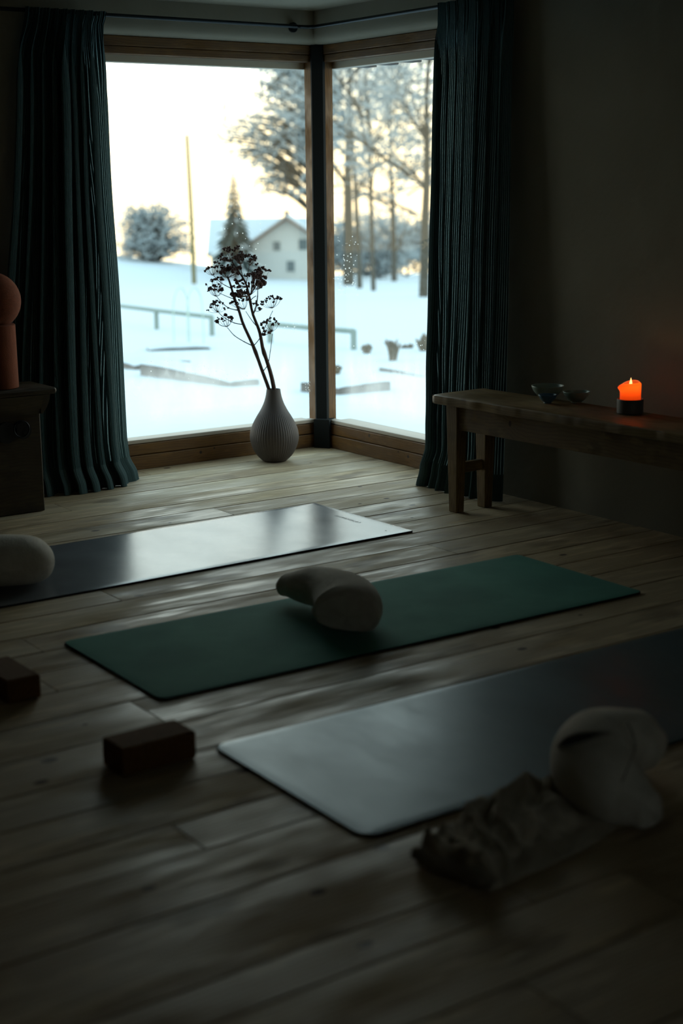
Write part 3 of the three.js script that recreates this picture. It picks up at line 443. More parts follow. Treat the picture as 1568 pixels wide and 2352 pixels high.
  line(B, 'branch', [[800, 650], [820, 500], [842, 385]], 0.0022, 0.0014); umbel(B, [842, 380], [[780, 245], [820, 250], [860, 245], [900, 270], [930, 250], [940, 280], [840, 320], [945, 370], [910, 260]], 0.11, 0.0052, 3);
  line(B, 'branch', [[905, 1080], [945, 960], [962, 830], [965, 735]], 0.0038, 0.002); umbel(B, [962, 730], [[830, 690], [860, 640], [910, 600], [950, 570], [1000, 570], [1060, 640], [1075, 570], [1000, 500], [1010, 690], [890, 690], [1060, 650]], 0.14, 0.0062, 16);
  line(B, 'branch', [[860, 890], [900, 850], [940, 825]], 0.002, 0.002); umbel(B, [858, 815], [[780, 530], [830, 525], [880, 520], [930, 465], [960, 490], [1000, 420], [1035, 425], [1070, 455], [1130, 455], [900, 540], [960, 540], [990, 440]], 0.14, 0.0058, 12);
  umbel(B, [845, 830], [[585, 820], [620, 800], [660, 775], [690, 790], [720, 760], [760, 790], [800, 770], [640, 840], [700, 830]], 0.14, 0.0062, 12);
  umbel(B, [800, 700], [[580, 700], [620, 690], [650, 630], [690, 640], [730, 600], [750, 640], [630, 600], [700, 700]], 0.13, 0.005, 6);
  line(B, 'branch', [[965, 1290], [870, 1170], [790, 1050]], 0.0022, 0.0014); umbel(B, [775, 1020], [[640, 910], [690, 890], [730, 870], [760, 880], [800, 860], [820, 880], [680, 940], [560, 940], [600, 920], [540, 1000]], 0.12, 0.004, 6);
  umbel(B, [930, 1050], [[905, 940], [940, 920], [960, 960], [1015, 1030], [990, 1020]], 0.08, 0.0046, 1);
}

// ------------------------------------------------------------------ bench with bowls and candle
const BT = 0.5, bA = onY(990, 905, BT), bD = V(0.04, 0, 1).normalize();   // near corner of the seat, direction of its length
const benchTurn = Math.atan2(bD.x, bD.z);
{
  const b = thing('bench', 'worn pale pine bench with a rough-edged top and tapered legs', 'bench', [bA.x, 0, bA.z], benchTurn);
  // local: x across towards the wall, z along
  const L = 2.1, D = 0.3, th = 0.042, n = 160;
  const s = (u, v) => fbm(u * 26, v, 5, 4) - 0.5;
  const top = sheet(36, n, (u, v) => {   // rounded slab with a nibbled front edge
    const a = u * 2 * Math.PI, ca = Math.cos(a), sa = Math.sin(a), hx = D / 2, hy = th / 2, pw = 0.22, cx = Math.sign(ca) * Math.pow(Math.abs(ca), pw), cy = Math.sign(sa) * Math.pow(Math.abs(sa), pw);
    const end = Math.min(v, 1 - v) * L, rd = end < 0.012 ? Math.sqrt(Math.max(0, 1 - Math.pow(1 - end / 0.012, 2))) : 1;
    const rough = ca < 0 ? 0.009 * s(v, 1) + 0.006 * Math.max(0, s(v * 2.3, 8)) : 0.003 * s(v, 3);
    return [V(hx + cx * (hx - 0.006 + 0.006 * rd) + rough, BT - hy + cy * (hy - 0.006 + 0.006 * rd) + 0.002 * s(v, u * 6), v * L), v * L, u * 0.7];
  }, true);
  part('seat', top, wm(pineA, '#ada084', 1 / 2.4, 1 / 0.6), b);
  for (const z of [0, L - 0.003]) part('end_grain', bx(0.008, D - 0.008, BT - th + 0.004, BT - 0.004, z - 0.001, z + 0.004), M.bench, b);
  part('apron', bx(0.052, 0.074, BT - 0.145, BT - th, 0.1, L - 0.1, 0.003), M.bench, b); part('apron', bx(D - 0.06, D - 0.04, BT - 0.145, BT - th, 0.1, L - 0.1, 0.003), M.bench, b);
  part('end_apron', bx(0.074, D - 0.06, BT - 0.145, BT - th, 0.095, 0.115, 0.003), M.bench, b); part('end_apron', bx(0.074, D - 0.06, BT - 0.145, BT - th, L - 0.115, L - 0.095, 0.003), M.bench, b);
  for (const [x, z] of [[0.042, 0.05], [D - 0.095, 0.05], [0.042, L - 0.12], [D - 0.095, L - 0.12]]) {
    const g = new RoundedBoxGeometry(0.062, BT - th, 0.068, 2, 0.004), p = g.attributes.position; g.translate(0, (BT - th) / 2, 0);
    for (let i = 0; i < p.count; i++) { const y = p.getY(i), k = 0.7 + 0.3 * sstep(y, 0, BT - 0.16); p.setX(i, p.getX(i) * k); p.setZ(i, p.getZ(i) * k); }
    g.computeVertexNormals(); g.translate(x + 0.028, 0, z + 0.034); part('leg', boxUV(g.index ? g.toNonIndexed() : g), M.benchLeg, b);
  }
  for (const z of [0.07, L - 0.1]) part('stretcher', bx(0.08, D - 0.08, 0.165, 0.21, z, z + 0.024, 0.003), M.bench, b);
}
function bowl(label, px, py, rim, foot, h, color, op) {
  const c = onY(px, py, BT + 0.001), t = thing('glass_bowl', label, 'bowl', [c.x, BT + 0.002, c.z], 0, 'glass bowls on the bench');
  const o = [], inn = []; for (let i = 0; i <= 14; i++) { const k = i / 14; o.push(new THREE.Vector2(foot + (rim - foot) * Math.pow(Math.sin(k * Math.PI / 2), 0.8) * (0.86 + 0.14 * k), 0.004 + k * (h - 0.004))); inn.unshift(new THREE.Vector2(Math.max(0.0001, o[i].x - 0.0032), 0.0075 + k * (h - 0.0075))); }
  inn.push(new THREE.Vector2(0.0001, 0.0075));
  const g = new THREE.LatheGeometry([new THREE.Vector2(0.0001, 0.002), new THREE.Vector2(foot * 0.9, 0.002), ...o, ...inn], 48);
  part('glass_body', g, phys({ color, transmission: op, thickness: 0, roughness: 0.35, ior: 1.45 }), t);
  part('foot_ring', new THREE.TorusGeometry(foot * 0.85, 0.003, 8, 32).rotateX(Math.PI / 2).translate(0, 0.002, 0), phys({ color, transmission: op, thickness: 0, roughness: 0.3 }), t);
}
bowl('wide smoky glass bowl, larger than the two beside it', 1257, 916, 0.066, 0.027, 0.054, '#9db3a9', 0.4);
bowl('small deep-blue glass bowl before the wide smoky one', 1257, 926, 0.0375, 0.016, 0.034, '#4f86a3', 0.4);
bowl('shallow pale-green glass bowl towards the candle', 1323, 925, 0.054, 0.022, 0.045, '#95b5ab', 0.4);
{
  const c = onY(1446, 949, BT + 0.001);
  const holder = thing('candle_holder', 'round grey ceramic candle holder on the bench', 'candle holder', [c.x, BT + 0.002, c.z]);
  part('cup', new THREE.LatheGeometry([[0.0001, 0], [0.048, 0], [0.0495, 0.003], [0.05, 0.052], [0.0485, 0.055], [0.0465, 0.053], [0.046, 0.01], [0.0001, 0.01]].map(([x, y]) => new THREE.Vector2(x, y)), 56), std({ color: '#5b6060', roughness: 0.5 }), holder);
  const k = thing('candle', 'burning orange pillar candle glowing in the grey holder', 'candle', [c.x, BT + 0.0125, c.z]);
  const r = 0.0395, h = 0.106, wax = phys({ color: new THREE.Color(1, 0.15, 0.018), transmission: 0.75, thickness: 0, roughness: 1, specularIntensity: 0.4 });
  // hollow burnt-down shell: an uneven rim, one side bulging out
  const shell = sheet(64, 30, (u, v) => { const a = u * 2 * Math.PI, rim = h * (1 + 0.05 * Math.cos(a - 0.2) + 0.02 * Math.cos(2 * a + 1)), bulge = 0.009 * Math.exp(-Math.pow((v - 0.86) / 0.09, 2)) * Math.pow(clamp(0.5 + 0.5 * Math.cos(a - 3.75)), 5), close = 0.008 * sstep(v, 0.93, 1), y = rim * v - 0.004 * 0; const rr = r + bulge - close - 0.003 * (1 - sstep(v, 0, 0.04)); return [V(Math.cos(a) * rr, y, Math.sin(a) * rr), u, v]; }, true);
  part('wax', shell, wax, k, 'glowing orange wax');
  part('wax_base', new THREE.CircleGeometry(0.036, 40).rotateX(-Math.PI / 2).translate(0, 0.004, 0), wax, k);
  part('wick', tube([V(0, 0.004, 0), V(0.001, 0.06, 0), V(0, 0.091, 0.001)], [0.0016, 0.0014, 0.0011], 6), std({ color: '#1a1210', roughness: 1 }), k);
  const flame = new THREE.LatheGeometry([[0.0001, 0], [0.0035, 0.004], [0.0056, 0.011], [0.0048, 0.019], [0.0024, 0.028], [0.0001, 0.036]].map(([x, y]) => new THREE.Vector2(x, y)), 20); flame.translate(0, 0.089, 0);
  part('flame', flame, std({ color: '#000000', emissive: new THREE.Color(1, 0.55, 0.18), emissiveIntensity: 2.2 }), k, 'small yellow flame');
  const light = new THREE.PointLight(new THREE.Color(1, 0.6, 0.28), 0.011); light.name = 'candle_flame'; light.position.set(0, 0.094, 0); light.castShadow = true; light.shadow.radius = 0.3; k.add(light);
}

// ------------------------------------------------------------------ cabinet with terracotta lamp at the edge
{
  const zf = 0.66, cr = onZ(131, 889, zf), H = cr.y, xr = cr.x, bodyR = onZ(96, 1000, zf - 0.05).x;
  const c = thing('cabinet', 'low dark timber cabinet with moulded top and round knobs', 'cabinet');
  const x0 = -2.75, zb = 0.42;
  part('top', bx(x0, xr, H - 0.028, H, zb - 0.03, zf, 0.012), M.cabinet, c);
  const s = new THREE.Shape(); const ov = xr - bodyR; s.moveTo(0, 0); s.lineTo(0, 0.085); s.lineTo(ov - 0.012, 0.085); s.quadraticCurveTo(ov - 0.02, 0.03, ov * 0.1, 0.0); s.closePath();
  const cor = new THREE.ExtrudeGeometry(s, { depth: zf - 0.04 - zb, bevelEnabled: false }); cor.translate(bodyR - 0.002, H - 0.113, zb);
  const front = new THREE.Shape(); front.moveTo(0, 0); front.lineTo(0.05, 0.085); front.lineTo(-0.02, 0.085); front.lineTo(-0.02, 0); const fr = new THREE.ExtrudeGeometry(front, { depth: bodyR - x0, bevelEnabled: false }); fr.rotateY(Math.PI / 2); fr.scale(1, 1, -1); flip(fr); fr.translate(x0, H - 0.113, zf - 0.055);
  part('cornice', [boxUV(cor), boxUV(fr)], M.cabinet, c);
  part('body', bx(x0, bodyR, 0.002, H - 0.028, zb, zf - 0.055, 0.006), M.cabinet, c);
  const dark = std({ color: '#0e0d0c', roughness: 0.6 });
  for (const [px, py, rr] of [[14, 994, 0.045], [51, 988, 0.038]]) { const p = onZ(px, py, zf - 0.05); const k = part('knob', new THREE.CylinderGeometry(rr, rr, 0.014, 28).rotateX(Math.PI / 2).translate(p.x, p.y, zf - 0.047), dark, c); }
  const p = onZ(51, 988, zf - 0.03); part('ring_pull', new THREE.TorusGeometry(0.034, 0.003, 8, 32).translate(p.x, p.y + 0.004, zf - 0.035), M.darkMetal, c);
  // terracotta lamp: ball on a tapered stand
  const zt = 0.53, px = (x, y) => onZ(x, y, zt), ez = px(40, 888), et = px(31, 742), eb = px(43, 686), top = px(0, 628), R = 0.118, cx = eb.x - R;
  const t = thing('terracotta_lamp', 'terracotta lamp with a ball on a tapered stand', 'lamp', [cx, H + 0.001, zt]);
  const terra = std({ color: '#8a4626', roughness: 0.9, map: scaled(feltC, 3, 3), bumpMap: scaled(feltB, 3, 3), bumpScale: 0.001 }), hy = et.y - H;
  const rb = ez.x - cx, rt = et.x - cx;
  part('stand', new THREE.LatheGeometry([[0.0001, 0], [rb - 0.003, 0], [rb, 0.004], [rt, hy - 0.006], [rt - 0.004, hy], [0.0001, hy]].map(([x, y]) => new THREE.Vector2(x, y)), 56), terra, t);
  const ball = new THREE.SphereGeometry(R, 48, 32); ball.translate(0, hy + R * 0.82, 0); part('ball', ball, terra, t);
}

// ------------------------------------------------------------------ outside: snow, trees, house, garden
const groundAt = (p) => { const s = p.dot(fwdH), l = p.dot(level), q = Math.max(0, s); const mound = 2.6 * Math.exp(-Math.pow((s - 118) / 16, 2)) * clamp((-l - 1) / 20, 0, 1); return -0.5 - 0.05 * q + mound * 0.9 + 0.05 * (fbm(s * 0.25 + 9, l * 0.25, 7, 3) - 0.5) + 0.5 * (fbm(s * 0.03, l * 0.03, 17, 2) - 0.5) * clamp(q / 60); };
const onGround = (x, y) => { const r = rayAt(x, y); let t = 8; for (; t < 170; t += 0.25) { const p = EYE.clone().addScaledVector(r, t); if (p.y < groundAt(p)) break; } const p = EYE.clone().addScaledVector(r, t - 0.12); p.y = groundAt(p); return p; };
const snow = std({ color: '#b6bfc3', roughness: 0.9, bumpMap: scaled(plaster, 0.3, 0.3), bumpScale: 0.03 });
const snowTop = std({ color: '#b6bfc3', roughness: 0.9 });
{
  const g = sheet(120, 150, (u, v) => { const s = -14 + 166 * Math.pow(v, 1.5), l = (u - 0.5) * (60 + 120 * v), p = fwdH.clone().multiplyScalar(s).addScaledVector(level, l); p.y = groundAt(p); return [p, l, s]; });
  flipIdx(g); const o = structure('snow_ground', g, snow, 'snow-covered meadow outside'); o.userData.kind = 'structure';
}
const metre = (p) => p.clone().sub(EYE).dot(fwd) / F;   // metres per photograph pixel at a point

function growTree(seed, o) {   // branch segments: [a, b, ra, rb, level]
  const R = rng(seed), segs = [];
  const grow = (p, dir, len, r, lv) => {
    const n = lv === 0 ? 7 : lv < o.levels ? 4 : 3; let q = p.clone(), d = dir.clone(), rr = r;
    for (let i = 0; i < n; i++) {
      const w = lv === 0 ? 0.07 : 0.2; d.add(V((R() - 0.5) * w * 2, (R() - 0.5) * w + (lv === 0 ? 0.05 : lv === o.levels ? -o.droop : 0.03 - o.droop * 0.4), (R() - 0.5) * w * 2)).normalize();
      const e = q.clone().addScaledVector(d, len / n), r2 = lv === 0 ? lerp(r, r * 0.28, (i + 1) / n) : lerp(r, r * 0.35, (i + 1) / n); segs.push([q.clone(), e.clone(), rr, r2, lv]); q = e; rr = r2;
      if (lv < o.levels && (lv > 0 || i >= o.bare)) for (let k = 0, m = o.kids[lv]; k < m; k++) {
        const az = R() * 6.283, sp = o.spread[lv] * (0.7 + 0.6 * R()), side = V(Math.cos(az), 0, Math.sin(az)); side.addScaledVector(d, -side.dot(d)).normalize();
        const cd = d.clone().multiplyScalar(Math.cos(sp)).addScaledVector(side, Math.sin(sp)).normalize();
        grow(q.clone().lerp(segs[segs.length - 1][0], R()), cd, len * o.ratio[lv] * (0.65 + 0.6 * R()) * (lv === 0 ? 1.25 - i / n * 0.75 : 1), Math.max(o.minR, rr * 0.55), lv + 1);
      }
    }
  };
  grow(V(0, -0.3, 0), V(o.lean ?? 0, 1, 0).normalize(), o.height, o.radius, 0); return segs;
}
function segGeo(segs, sides) {
  const pos = [], nor = [], idx = [], a = new THREE.Vector3(), b = new THREE.Vector3();
  for (const [p, q, r0, r1] of segs) { const t = q.clone().sub(p).normalize(); a.set(0.31, 0.2, 0.9).addScaledVector(t, -t.dot(a)).normalize(); b.crossVectors(t, a); const s = pos.length / 3;
    for (const [c, r] of [[p, r0], [q, r1]]) for (let k = 0; k < sides; k++) { const w = k / sides * 2 * Math.PI, x = Math.cos(w), y = Math.sin(w), nx = a.x * x + b.x * y, ny = a.y * x + b.y * y, nz = a.z * x + b.z * y; pos.push(c.x + nx * r, c.y + ny * r, c.z + nz * r); nor.push(nx, ny, nz); }
    for (let k = 0; k < sides; k++) { const m = (k + 1) % sides; idx.push(s + k, s + m, s + sides + k, s + m, s + sides + m, s + sides + k); } }
  const g = new THREE.BufferGeometry(); g.setAttribute('position', new THREE.Float32BufferAttribute(pos, 3)); g.setAttribute('normal', new THREE.Float32BufferAttribute(nor, 3)); g.setIndex(idx); return g;
}
const bark = std({ color: '#4b473d', roughness: 1 }), frost = std({ color: '#a3adb0', roughness: 1 });
function tree(name, label, foot, seed, o, group, bm = bark, fm = frost) {
  const t = thing(name, label, 'tree', foot.toArray(), (seed * 1.7) % 6.28, group), segs = growTree(seed, o);
  part('trunk', segGeo(segs.filter((s) => s[4] === 0), 10), bm, t);
  part('branches', segGeo(segs.filter((s) => s[4] > 0 && s[4] < o.levels - 0), 5), bm, t).userData.kind = 'stuff';
  const tw = part('snowy_twigs', segGeo(segs.filter((s) => s[4] >= o.levels), 3), fm, t); tw.userData.kind = 'stuff';
  return t;
}
{
  const at = (x, y) => onGround(x, y), G = 'frosted trees beyond the meadow';
  const h = (p, px) => px * metre(p);
  const T1 = at(800, 655); tree('bare_tree', 'tall frosted tree with a forked dark trunk beyond the snow', T1, 3, { height: h(T1, 560), radius: h(T1, 13), levels: 3, kids: [4, 3, 3], spread: [0.9, 0.8, 0.8], ratio: [0.42, 0.5, 0.5], bare: 2, droop: 0.05, minR: h(T1, 1.5) }, G);
  const T2 = at(826, 662); tree('bare_tree', 'slim frosted tree close against the forked trunk', T2, 8, { height: h(T2, 520), radius: h(T2, 7), levels: 3, kids: [3, 2, 2], spread: [0.7, 0.8, 0.8], ratio: [0.34, 0.5, 0.5], bare: 2, droop: 0.04, minR: h(T2, 1.5), lean: 0.06 }, G);
  const T3 = at(858, 668); tree('bare_tree', 'thin straight frosted tree with a pale brown trunk', T3, 15, { height: h(T3, 560), radius: h(T3, 6), levels: 3, kids: [3, 2, 2], spread: [0.8, 0.8, 0.8], ratio: [0.32, 0.5, 0.5], bare: 2, droop: 0.05, minR: h(T3, 1.5) }, G);
  const T4 = at(972, 682); tree('bare_tree', 'frosted tree with a stout brown trunk near the curtain', T4, 23, { height: h(T4, 640), radius: h(T4, 12), levels: 3, kids: [3, 3, 2], spread: [0.85, 0.8, 0.8], ratio: [0.36, 0.5, 0.5], bare: 2, droop: 0.06, minR: h(T4, 1.5), lean: 0.03 }, G);
  const T6 = at(905, 646); tree('bare_tree', 'distant frosted tree between the two brown trunks', T6, 42, { height: h(T6, 420), radius: h(T6, 7), levels: 3, kids: [3, 2, 2], spread: [0.9, 0.8, 0.8], ratio: [0.4, 0.5, 0.5], bare: 1, droop: 0.06, minR: h(T6, 1.5) }, G);
  // trees with a measured crown: limbs leave the trunk and end in bunches of drooping twigs inside the crown's outline
  const crownTree = (name, label, foot, seed, trunk, crowns, n, twig, group) => {   // trunk and crowns in metres from the foot: across, up
    const R = rng(seed), t = thing(name, label, 'tree', foot.toArray(), -YAW, group), m = metre(foot), limbs = [], twigs = [], area = crowns.map((c) => c[2] * c[3]), sum = area.reduce((a, b) => a + b);
    const tr = trunk.map(([x, y, r]) => [V(x * m, y * m, 0), r * m]), tc = new THREE.CatmullRomCurve3(tr.map((q) => q[0])), pts = tc.getPoints(20);
    part('trunk', tube(pts, pts.map((_, i) => { const k = i / 20 * (tr.length - 1), a = Math.min(tr.length - 2, Math.floor(k)); return lerp(tr[a][1], tr[a + 1][1], k - a); }), 9), bark, t);
    for (let i = 0; i < n; i++) {
      let k = R() * sum, c = 0; while (c < crowns.length - 1 && k > area[c]) k -= area[c++];
      const [cx, cy, rx, ry] = crowns[c], a = R() * 6.283, q = Math.sqrt(R()), e = V((cx + Math.cos(a) * q * rx) * m, (cy + Math.sin(a) * q * ry) * m, (R() - 0.5) * 1.5 * rx * m);
      let best = pts[0], bd = 1e9; for (const p of pts) { const d = Math.hypot(p.x - e.x, p.z - e.z) * 0.55, dy = Math.abs(p.y - (e.y - d)); if (dy < bd) { bd = dy; best = p; } }
      const mid = best.clone().lerp(e, 0.55); mid.y += e.distanceTo(best) * 0.14; mid.x += (R() - 0.5) * 8 * m; const cv = curve([best, mid, e], 6); for (let j = 0; j < 6; j++) limbs.push([cv[j], cv[j + 1], twig[1] * m * (2.2 - 0.22 * j), twig[1] * m * (2.2 - 0.22 * (j + 1))]);
      for (let j = 0; j < twig[2]; j++) { let p = cv[6 - (j % 3)].clone(), d = V(R() - 0.5, (R() - 0.4) * 0.8, R() - 0.5).normalize(); const L = twig[0] * m * (0.6 + 0.8 * R()) / 3; for (let g = 0; g < 3; g++) { const w = p.clone().addScaledVector(d, L); twigs.push([p, w, twig[1] * m, twig[1] * m * 0.8]); p = w; d.add(V((R() - 0.5) * 0.5, -0.22, (R() - 0.5) * 0.5)).normalize(); } }
    }
    part('branches', segGeo(limbs, 5), bark, t).userData.kind = 'stuff'; part('snowy_twigs', segGeo(twigs, 4), frost, t).userData.kind = 'stuff';
  };
  crownTree('bare_tree', 'wide frosted tree arching its crown over the farmhouse', at(728, 648), 31, [[0, -8, 13], [-4, 150, 11], [-10, 300, 8], [-32, 430, 5], [-52, 520, 2]], [[-72, 430, 66, 84], [-104, 318, 118, 62], [-40, 490, 60, 50], [-70, 226, 74, 30], [20, 380, 70, 100]], 250, [20, 1.75, 9], G);
  // rounded bare bush behind the snow rise
  crownTree('bare_bush', 'broad rounded frosted bush beside the wooden pole', at(352, 600), 57, [[0, -6, 3], [1, 15, 2.6], [0, 36, 2]], [[0, 62, 92, 52], [-14, 100, 56, 36], [6, 30, 100, 30]], 230, [16, 1.05, 9], null);
  // low thicket under the trees
  for (const [x, y, px, s, l] of [[790, 632, 70, 61, 'low frosted thicket at the foot of the forked trunk'], [872, 640, 70, 67, 'low frosted thicket between the brown trunks'], [935, 636, 96, 71, 'low frosted thicket beside the stout brown trunk']]) { const p = at(x, y); tree('thicket', l, p, s, { height: h(p, px * 0.7), radius: h(p, 3), levels: 3, kids: [6, 4, 3], spread: [1.2, 0.8, 0.8], ratio: [0.8, 0.5, 0.5], bare: 0, droop: 0.02, minR: h(p, 1.2) }, 'thickets under the trees'); }
  // spruce
  const HP = at(660, 641); const S0 = onPlane(541, 634, fwdH, HP.dot(fwdH) - 2.5); S0.y = groundAt(S0); const m = metre(S0), H = 244 * m, sp = thing('spruce_tree', 'dark narrow spruce dusted with snow before the farmhouse roof', 'tree', S0.toArray());
  const R = rng(5), needle = std({ color: '#33423f', roughness: 1 }), dust = std({ color: '#c9d3d6', roughness: 1 });
  part('trunk', tube([V(0, -0.2, 0), V(0, H * 0.5, 0), V(0, H, 0)], [0.18, 0.1, 0.02], 8), bark, sp); const gr = [], sn = [];
  for (let k = 0; k < 24; k++) { const f = k / 24, y = H * (0.1 + 0.88 * f), r = (1 - f) * 56 * m * (0.7 + 0.5 * R()) + 2 * m, c = 9; for (let i = 0; i < c; i++) { const a = i / c * 6.283 + R() * 0.6, rr = r * (0.75 + 0.45 * R()), e = V(Math.cos(a) * rr, y - rr * 0.35, Math.sin(a) * rr), mid = V(Math.cos(a) * rr * 0.55, y - rr * 0.1, Math.sin(a) * rr * 0.55); gr.push(tube([V(0, y, 0), mid, e], [0.05, 7 * m * (1 - f * 0.6), 0.02], 5)); if (R() < 0.3) sn.push(tube([mid.clone().setY(mid.y + 0.06), e.clone().setY(e.y + 0.08)], [5 * m * (1 - f * 0.6), 0.03], 5)); } }
  part('branches', gr, needle, sp); part('snow', sn, dust, sp);
}
// utility pole
{
  const p = onGround(446, 652), m = metre(p), t = thing('utility_pole', 'tall thin wooden pole standing in the snow', 'pole', p.toArray(), -YAW);
  const top = 326 * m; part('pole', tube([V(0, -0.3, 0), V(-2 * m, top * 0.5, 0), V(-6 * m, top, 0)], [5.4 * m, 4.6 * m, 4 * m], 12), std({ color: '#6a6642', roughness: 0.9 }), t); part('cap', new THREE.CylinderGeometry(4 * m, 4 * m, 8 * m, 12).translate(-6 * m, top + 2 * m, 0), std({ color: '#5d6456', roughness: 0.8 }), t);
}
// farmhouse
{
  const p = onGround(660, 641), m = metre(p), t = thing('farmhouse', 'white gabled farmhouse with snow on its roofs', 'house', p.toArray(), -YAW);
  const wall = std({ color: '#c0c6c4', roughness: 0.95 }), roofW = std({ color: '#7a6a60', roughness: 0.9 }), glass = std({ color: '#5c6a6d', roughness: 0.3 });
  const X = (x) => (x - 660) * m, Y = (y) => (641 - y) * m, gable = (x0, x1, ey, ax, ay, z0, z1) => { const s = new THREE.Shape(); s.moveTo(x0, -0.6); s.lineTo(x1, -0.6); s.lineTo(x1, ey); s.lineTo(ax, ay); s.lineTo(x0, ey); s.closePath(); const g = new THREE.ExtrudeGeometry(s, { depth: z1 - z0, bevelEnabled: false }); g.translate(0, 0, z0); return boxUV(g); };
  part('gable_wing', gable(X(580), X(742), Y(562), X(660), Y(508), -6, 0), wall, t);
  const slab = (a, b, th, z0, z1, mat, name) => { const d = V(b[0] - a[0], b[1] - a[1], 0), L = d.length(), g = new THREE.BoxGeometry(L, th, z1 - z0); g.rotateZ(Math.atan2(d.y, d.x)); g.translate((a[0] + b[0]) / 2, (a[1] + b[1]) / 2, (z0 + z1) / 2); part(name, g, mat, t); };
  slab([X(566), Y(568)], [X(661), Y(503)], 5 * m, -6, 0.6, roofW, 'roof'); slab([X(754), Y(568)], [X(659), Y(503)], 5 * m, -6, 0.6, roofW, 'roof');
  slab([X(567), Y(564)], [X(661), Y(499)], 6 * m, -6, 0.45, snowTop, 'roof_snow'); slab([X(753), Y(564)], [X(659), Y(499)], 6 * m, -6, 0.45, snowTop, 'roof_snow');
  part('main_wall', bx(X(478), X(700), -0.6, Y(585), -8, -3), wall, t);
  const mr = (y0, z0, y1, z1, th, mat, name) => { const d = V(0, y1 - y0, z1 - z0), L = d.length(), g = new THREE.BoxGeometry(X(705) - X(470), th, L); g.rotateX(-Math.atan2(d.y, d.z)); g.translate((X(705) + X(470)) / 2, (y0 + y1) / 2, (z0 + z1) / 2); part(name, g, mat, t); };
  mr(Y(512), -5.5, Y(590), -2.4, 5 * m, roofW, 'main_roof'); mr(Y(509), -5.5, Y(586), -2.35, 7 * m, snowTop, 'main_roof_snow'); mr(Y(512), -5.5, Y(590), -8.6, 5 * m, roofW, 'main_roof');
  part('chimney', bx(X(654), X(664), Y(505), Y(488), -2, -1.4), roofW, t);
  for (const [x, y, w, h] of [[637, 566, 16, 20], [697, 563, 20, 24], [668, 612, 18, 24]]) { const f = part('window', bx(X(x) - (w / 2 + 2) * m, X(x) + (w / 2 + 2) * m, Y(y) - (h / 2 + 2) * m, Y(y) + (h / 2 + 2) * m, -0.02, 0.05), wall, t); part('window_glass', bx(X(x) - w / 2 * m, X(x) + w / 2 * m, Y(y) - h / 2 * m, Y(y) + h / 2 * m, 0.05, 0.07), glass, f); }
}
// fence across the meadow
{
  const wood = std({ color: '#7d8a84', roughness: 0.95 }), posts = [[250, 742], [360, 757], [487, 771], [620, 787], [735, 799], [812, 804]].map(([x, y]) => onGround(x, y)), t = thing('garden_fence', 'low grey rail fence half sunk in the snow', 'fence');
  for (const p of posts) { const hgt = 46 * metre(p); part('post', bx(p.x - 0.04, p.x + 0.04, p.y - 0.2, p.y + hgt, p.z - 0.04, p.z + 0.04, 0.01), wood, t); }
  for (let i = 0; i < posts.length - 1; i++) { if (i === 2) continue; const a = posts[i].clone(), b = posts[i + 1].clone(); a.y += 43 * metre(a); b.y += 43 * metre(b); part('rail', tube([a, b], [0.045, 0.045], 8), wood, t); }
}
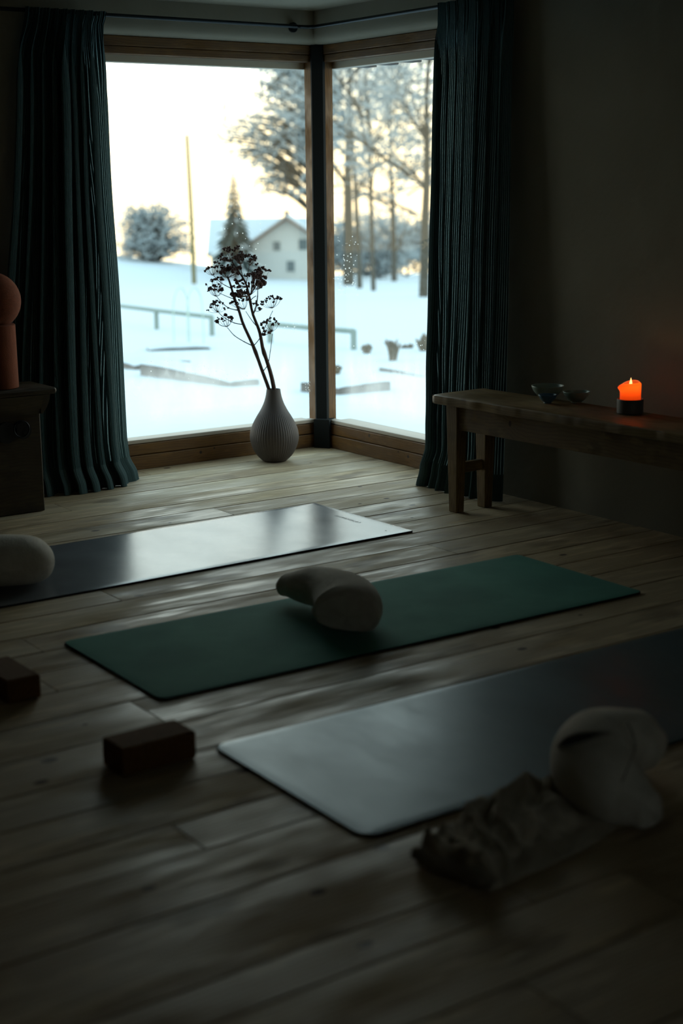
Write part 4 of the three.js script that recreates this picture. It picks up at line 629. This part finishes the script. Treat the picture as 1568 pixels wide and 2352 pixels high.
// raised beds full of snow
{
  const wood = std({ color: '#6d6a66', roughness: 0.95 });
  const bed = (label, x0, y0, x1, y1, h, depth) => { const a = onGround(x0, y0), b = onGround(x1, y1), d = b.clone().sub(a); const L = Math.hypot(d.x, d.z), t = thing('raised_bed', label, 'raised bed', [a.x, Math.min(a.y, b.y), a.z], -Math.atan2(d.z, d.x), 'snowed-in garden beds'); const H = h * metre(a);
    part('front_board', bx(0, L, -0.25, H, -0.05, 0, 0.006), wood, t); part('side_board', bx(0, 0.05, -0.25, H, -depth, -0.05, 0.006), wood, t); part('side_board', bx(L - 0.05, L, -0.25, H, -depth, -0.05, 0.006), wood, t); part('back_board', bx(0, L, -0.25, H, -depth, -depth + 0.05, 0.006), wood, t);
    const s = sheet(30, 14, (u, v) => [V(u * (L + 0.06) - 0.03, H - 0.01 + 0.09 * Math.pow(Math.sin(Math.PI * clamp(u, 0.02, 0.98)) * Math.sin(Math.PI * clamp(v, 0.02, 0.98)), 0.4) * (0.7 + 0.6 * fbm(u * 4, v * 4, 3, 2)), -v * (depth + 0.04) + 0.02), u, v]); flipIdx(s); part('snow', s, snowTop, t); };
  bed('long timber bed under snow, left of the stems', 322, 862, 530, 888, 27, 0.4);
  bed('timber bed corner peeping out past the curtain', 200, 838, 310, 848, 20, 0.9);
  bed('thin snow-covered bed edge behind the long timber bed', 345, 806, 482, 804, 5, 0.5);
  bed('timber bed beyond the corner post', 690, 900, 775, 908, 20, 0.8);
  bed('low bed edge under the stout brown trunk', 870, 852, 1040, 872, 8, 0.8);
}
// withered plants in the snow
{
  const dry = std({ color: '#7b7161', roughness: 1 }), R = rng(77);
  const plant = (label, x, y, w, h) => { const p = onGround(x, y), m = metre(p), t = thing('withered_plant', label, 'plant', p.toArray(), 0, 'withered plants in the snow'), segs = []; for (let i = 0; i < 46; i++) { let q = V((R() - 0.5) * w * 0.4 * m, -0.05, (R() - 0.5) * w * 0.4 * m), d = V((R() - 0.5) * w / h, 1, (R() - 0.5) * w / h).normalize(); const L = h * m * (0.5 + 0.5 * R()); for (let k = 0; k < 3; k++) { const e = q.clone().addScaledVector(d, L / 3); segs.push([q, e, 0.02, 0.016]); if (k) for (let j = 0; j < 2; j++) segs.push([e, e.clone().add(V((R() - 0.5) * 8 * m, R() * 6 * m, (R() - 0.5) * 8 * m)), 0.018, 0.012]); q = e; d.add(V((R() - 0.5) * 0.5, 0, (R() - 0.5) * 0.5)).normalize(); } } part('stalks', segGeo(segs, 4), dry, t); };
  plant('small withered clump bent over in the snow', 842, 812, 22, 26); plant('upright withered shrub in the snow before the trees', 901, 828, 26, 56); plant('round withered shrub against the curtain edge', 975, 806, 36, 44); plant('sparse withered stalks beside the upright shrub', 934, 800, 24, 14); plant('low withered tuft by the corner post', 772, 858, 22, 26);
}
// thin arched garden hoops
{
  const met = std({ color: '#a9bdb4', roughness: 0.6 });
  for (const [x, l] of [[418, 'thin pale garden hoop behind the fence rail'], [450, 'thin pale garden hoop nearer the dried stems']]) { const p = onGround(x, 792), m = metre(p), t = thing('garden_hoop', l, 'hoop', p.toArray(), -YAW + 0.9, 'garden hoops'), pts = []; for (let i = 0; i <= 20; i++) { const a = Math.PI * i / 20; pts.push(V(-Math.cos(a) * 26 * m, i === 0 || i === 20 ? -0.1 : (70 + 60 * Math.sin(a)) * m * Math.min(1, Math.sin(a) * 3), 0)); } part('hoop', tube(pts, pts.map(() => 0.012), 6), met, t); }
}

renderer.render(scene, camera);
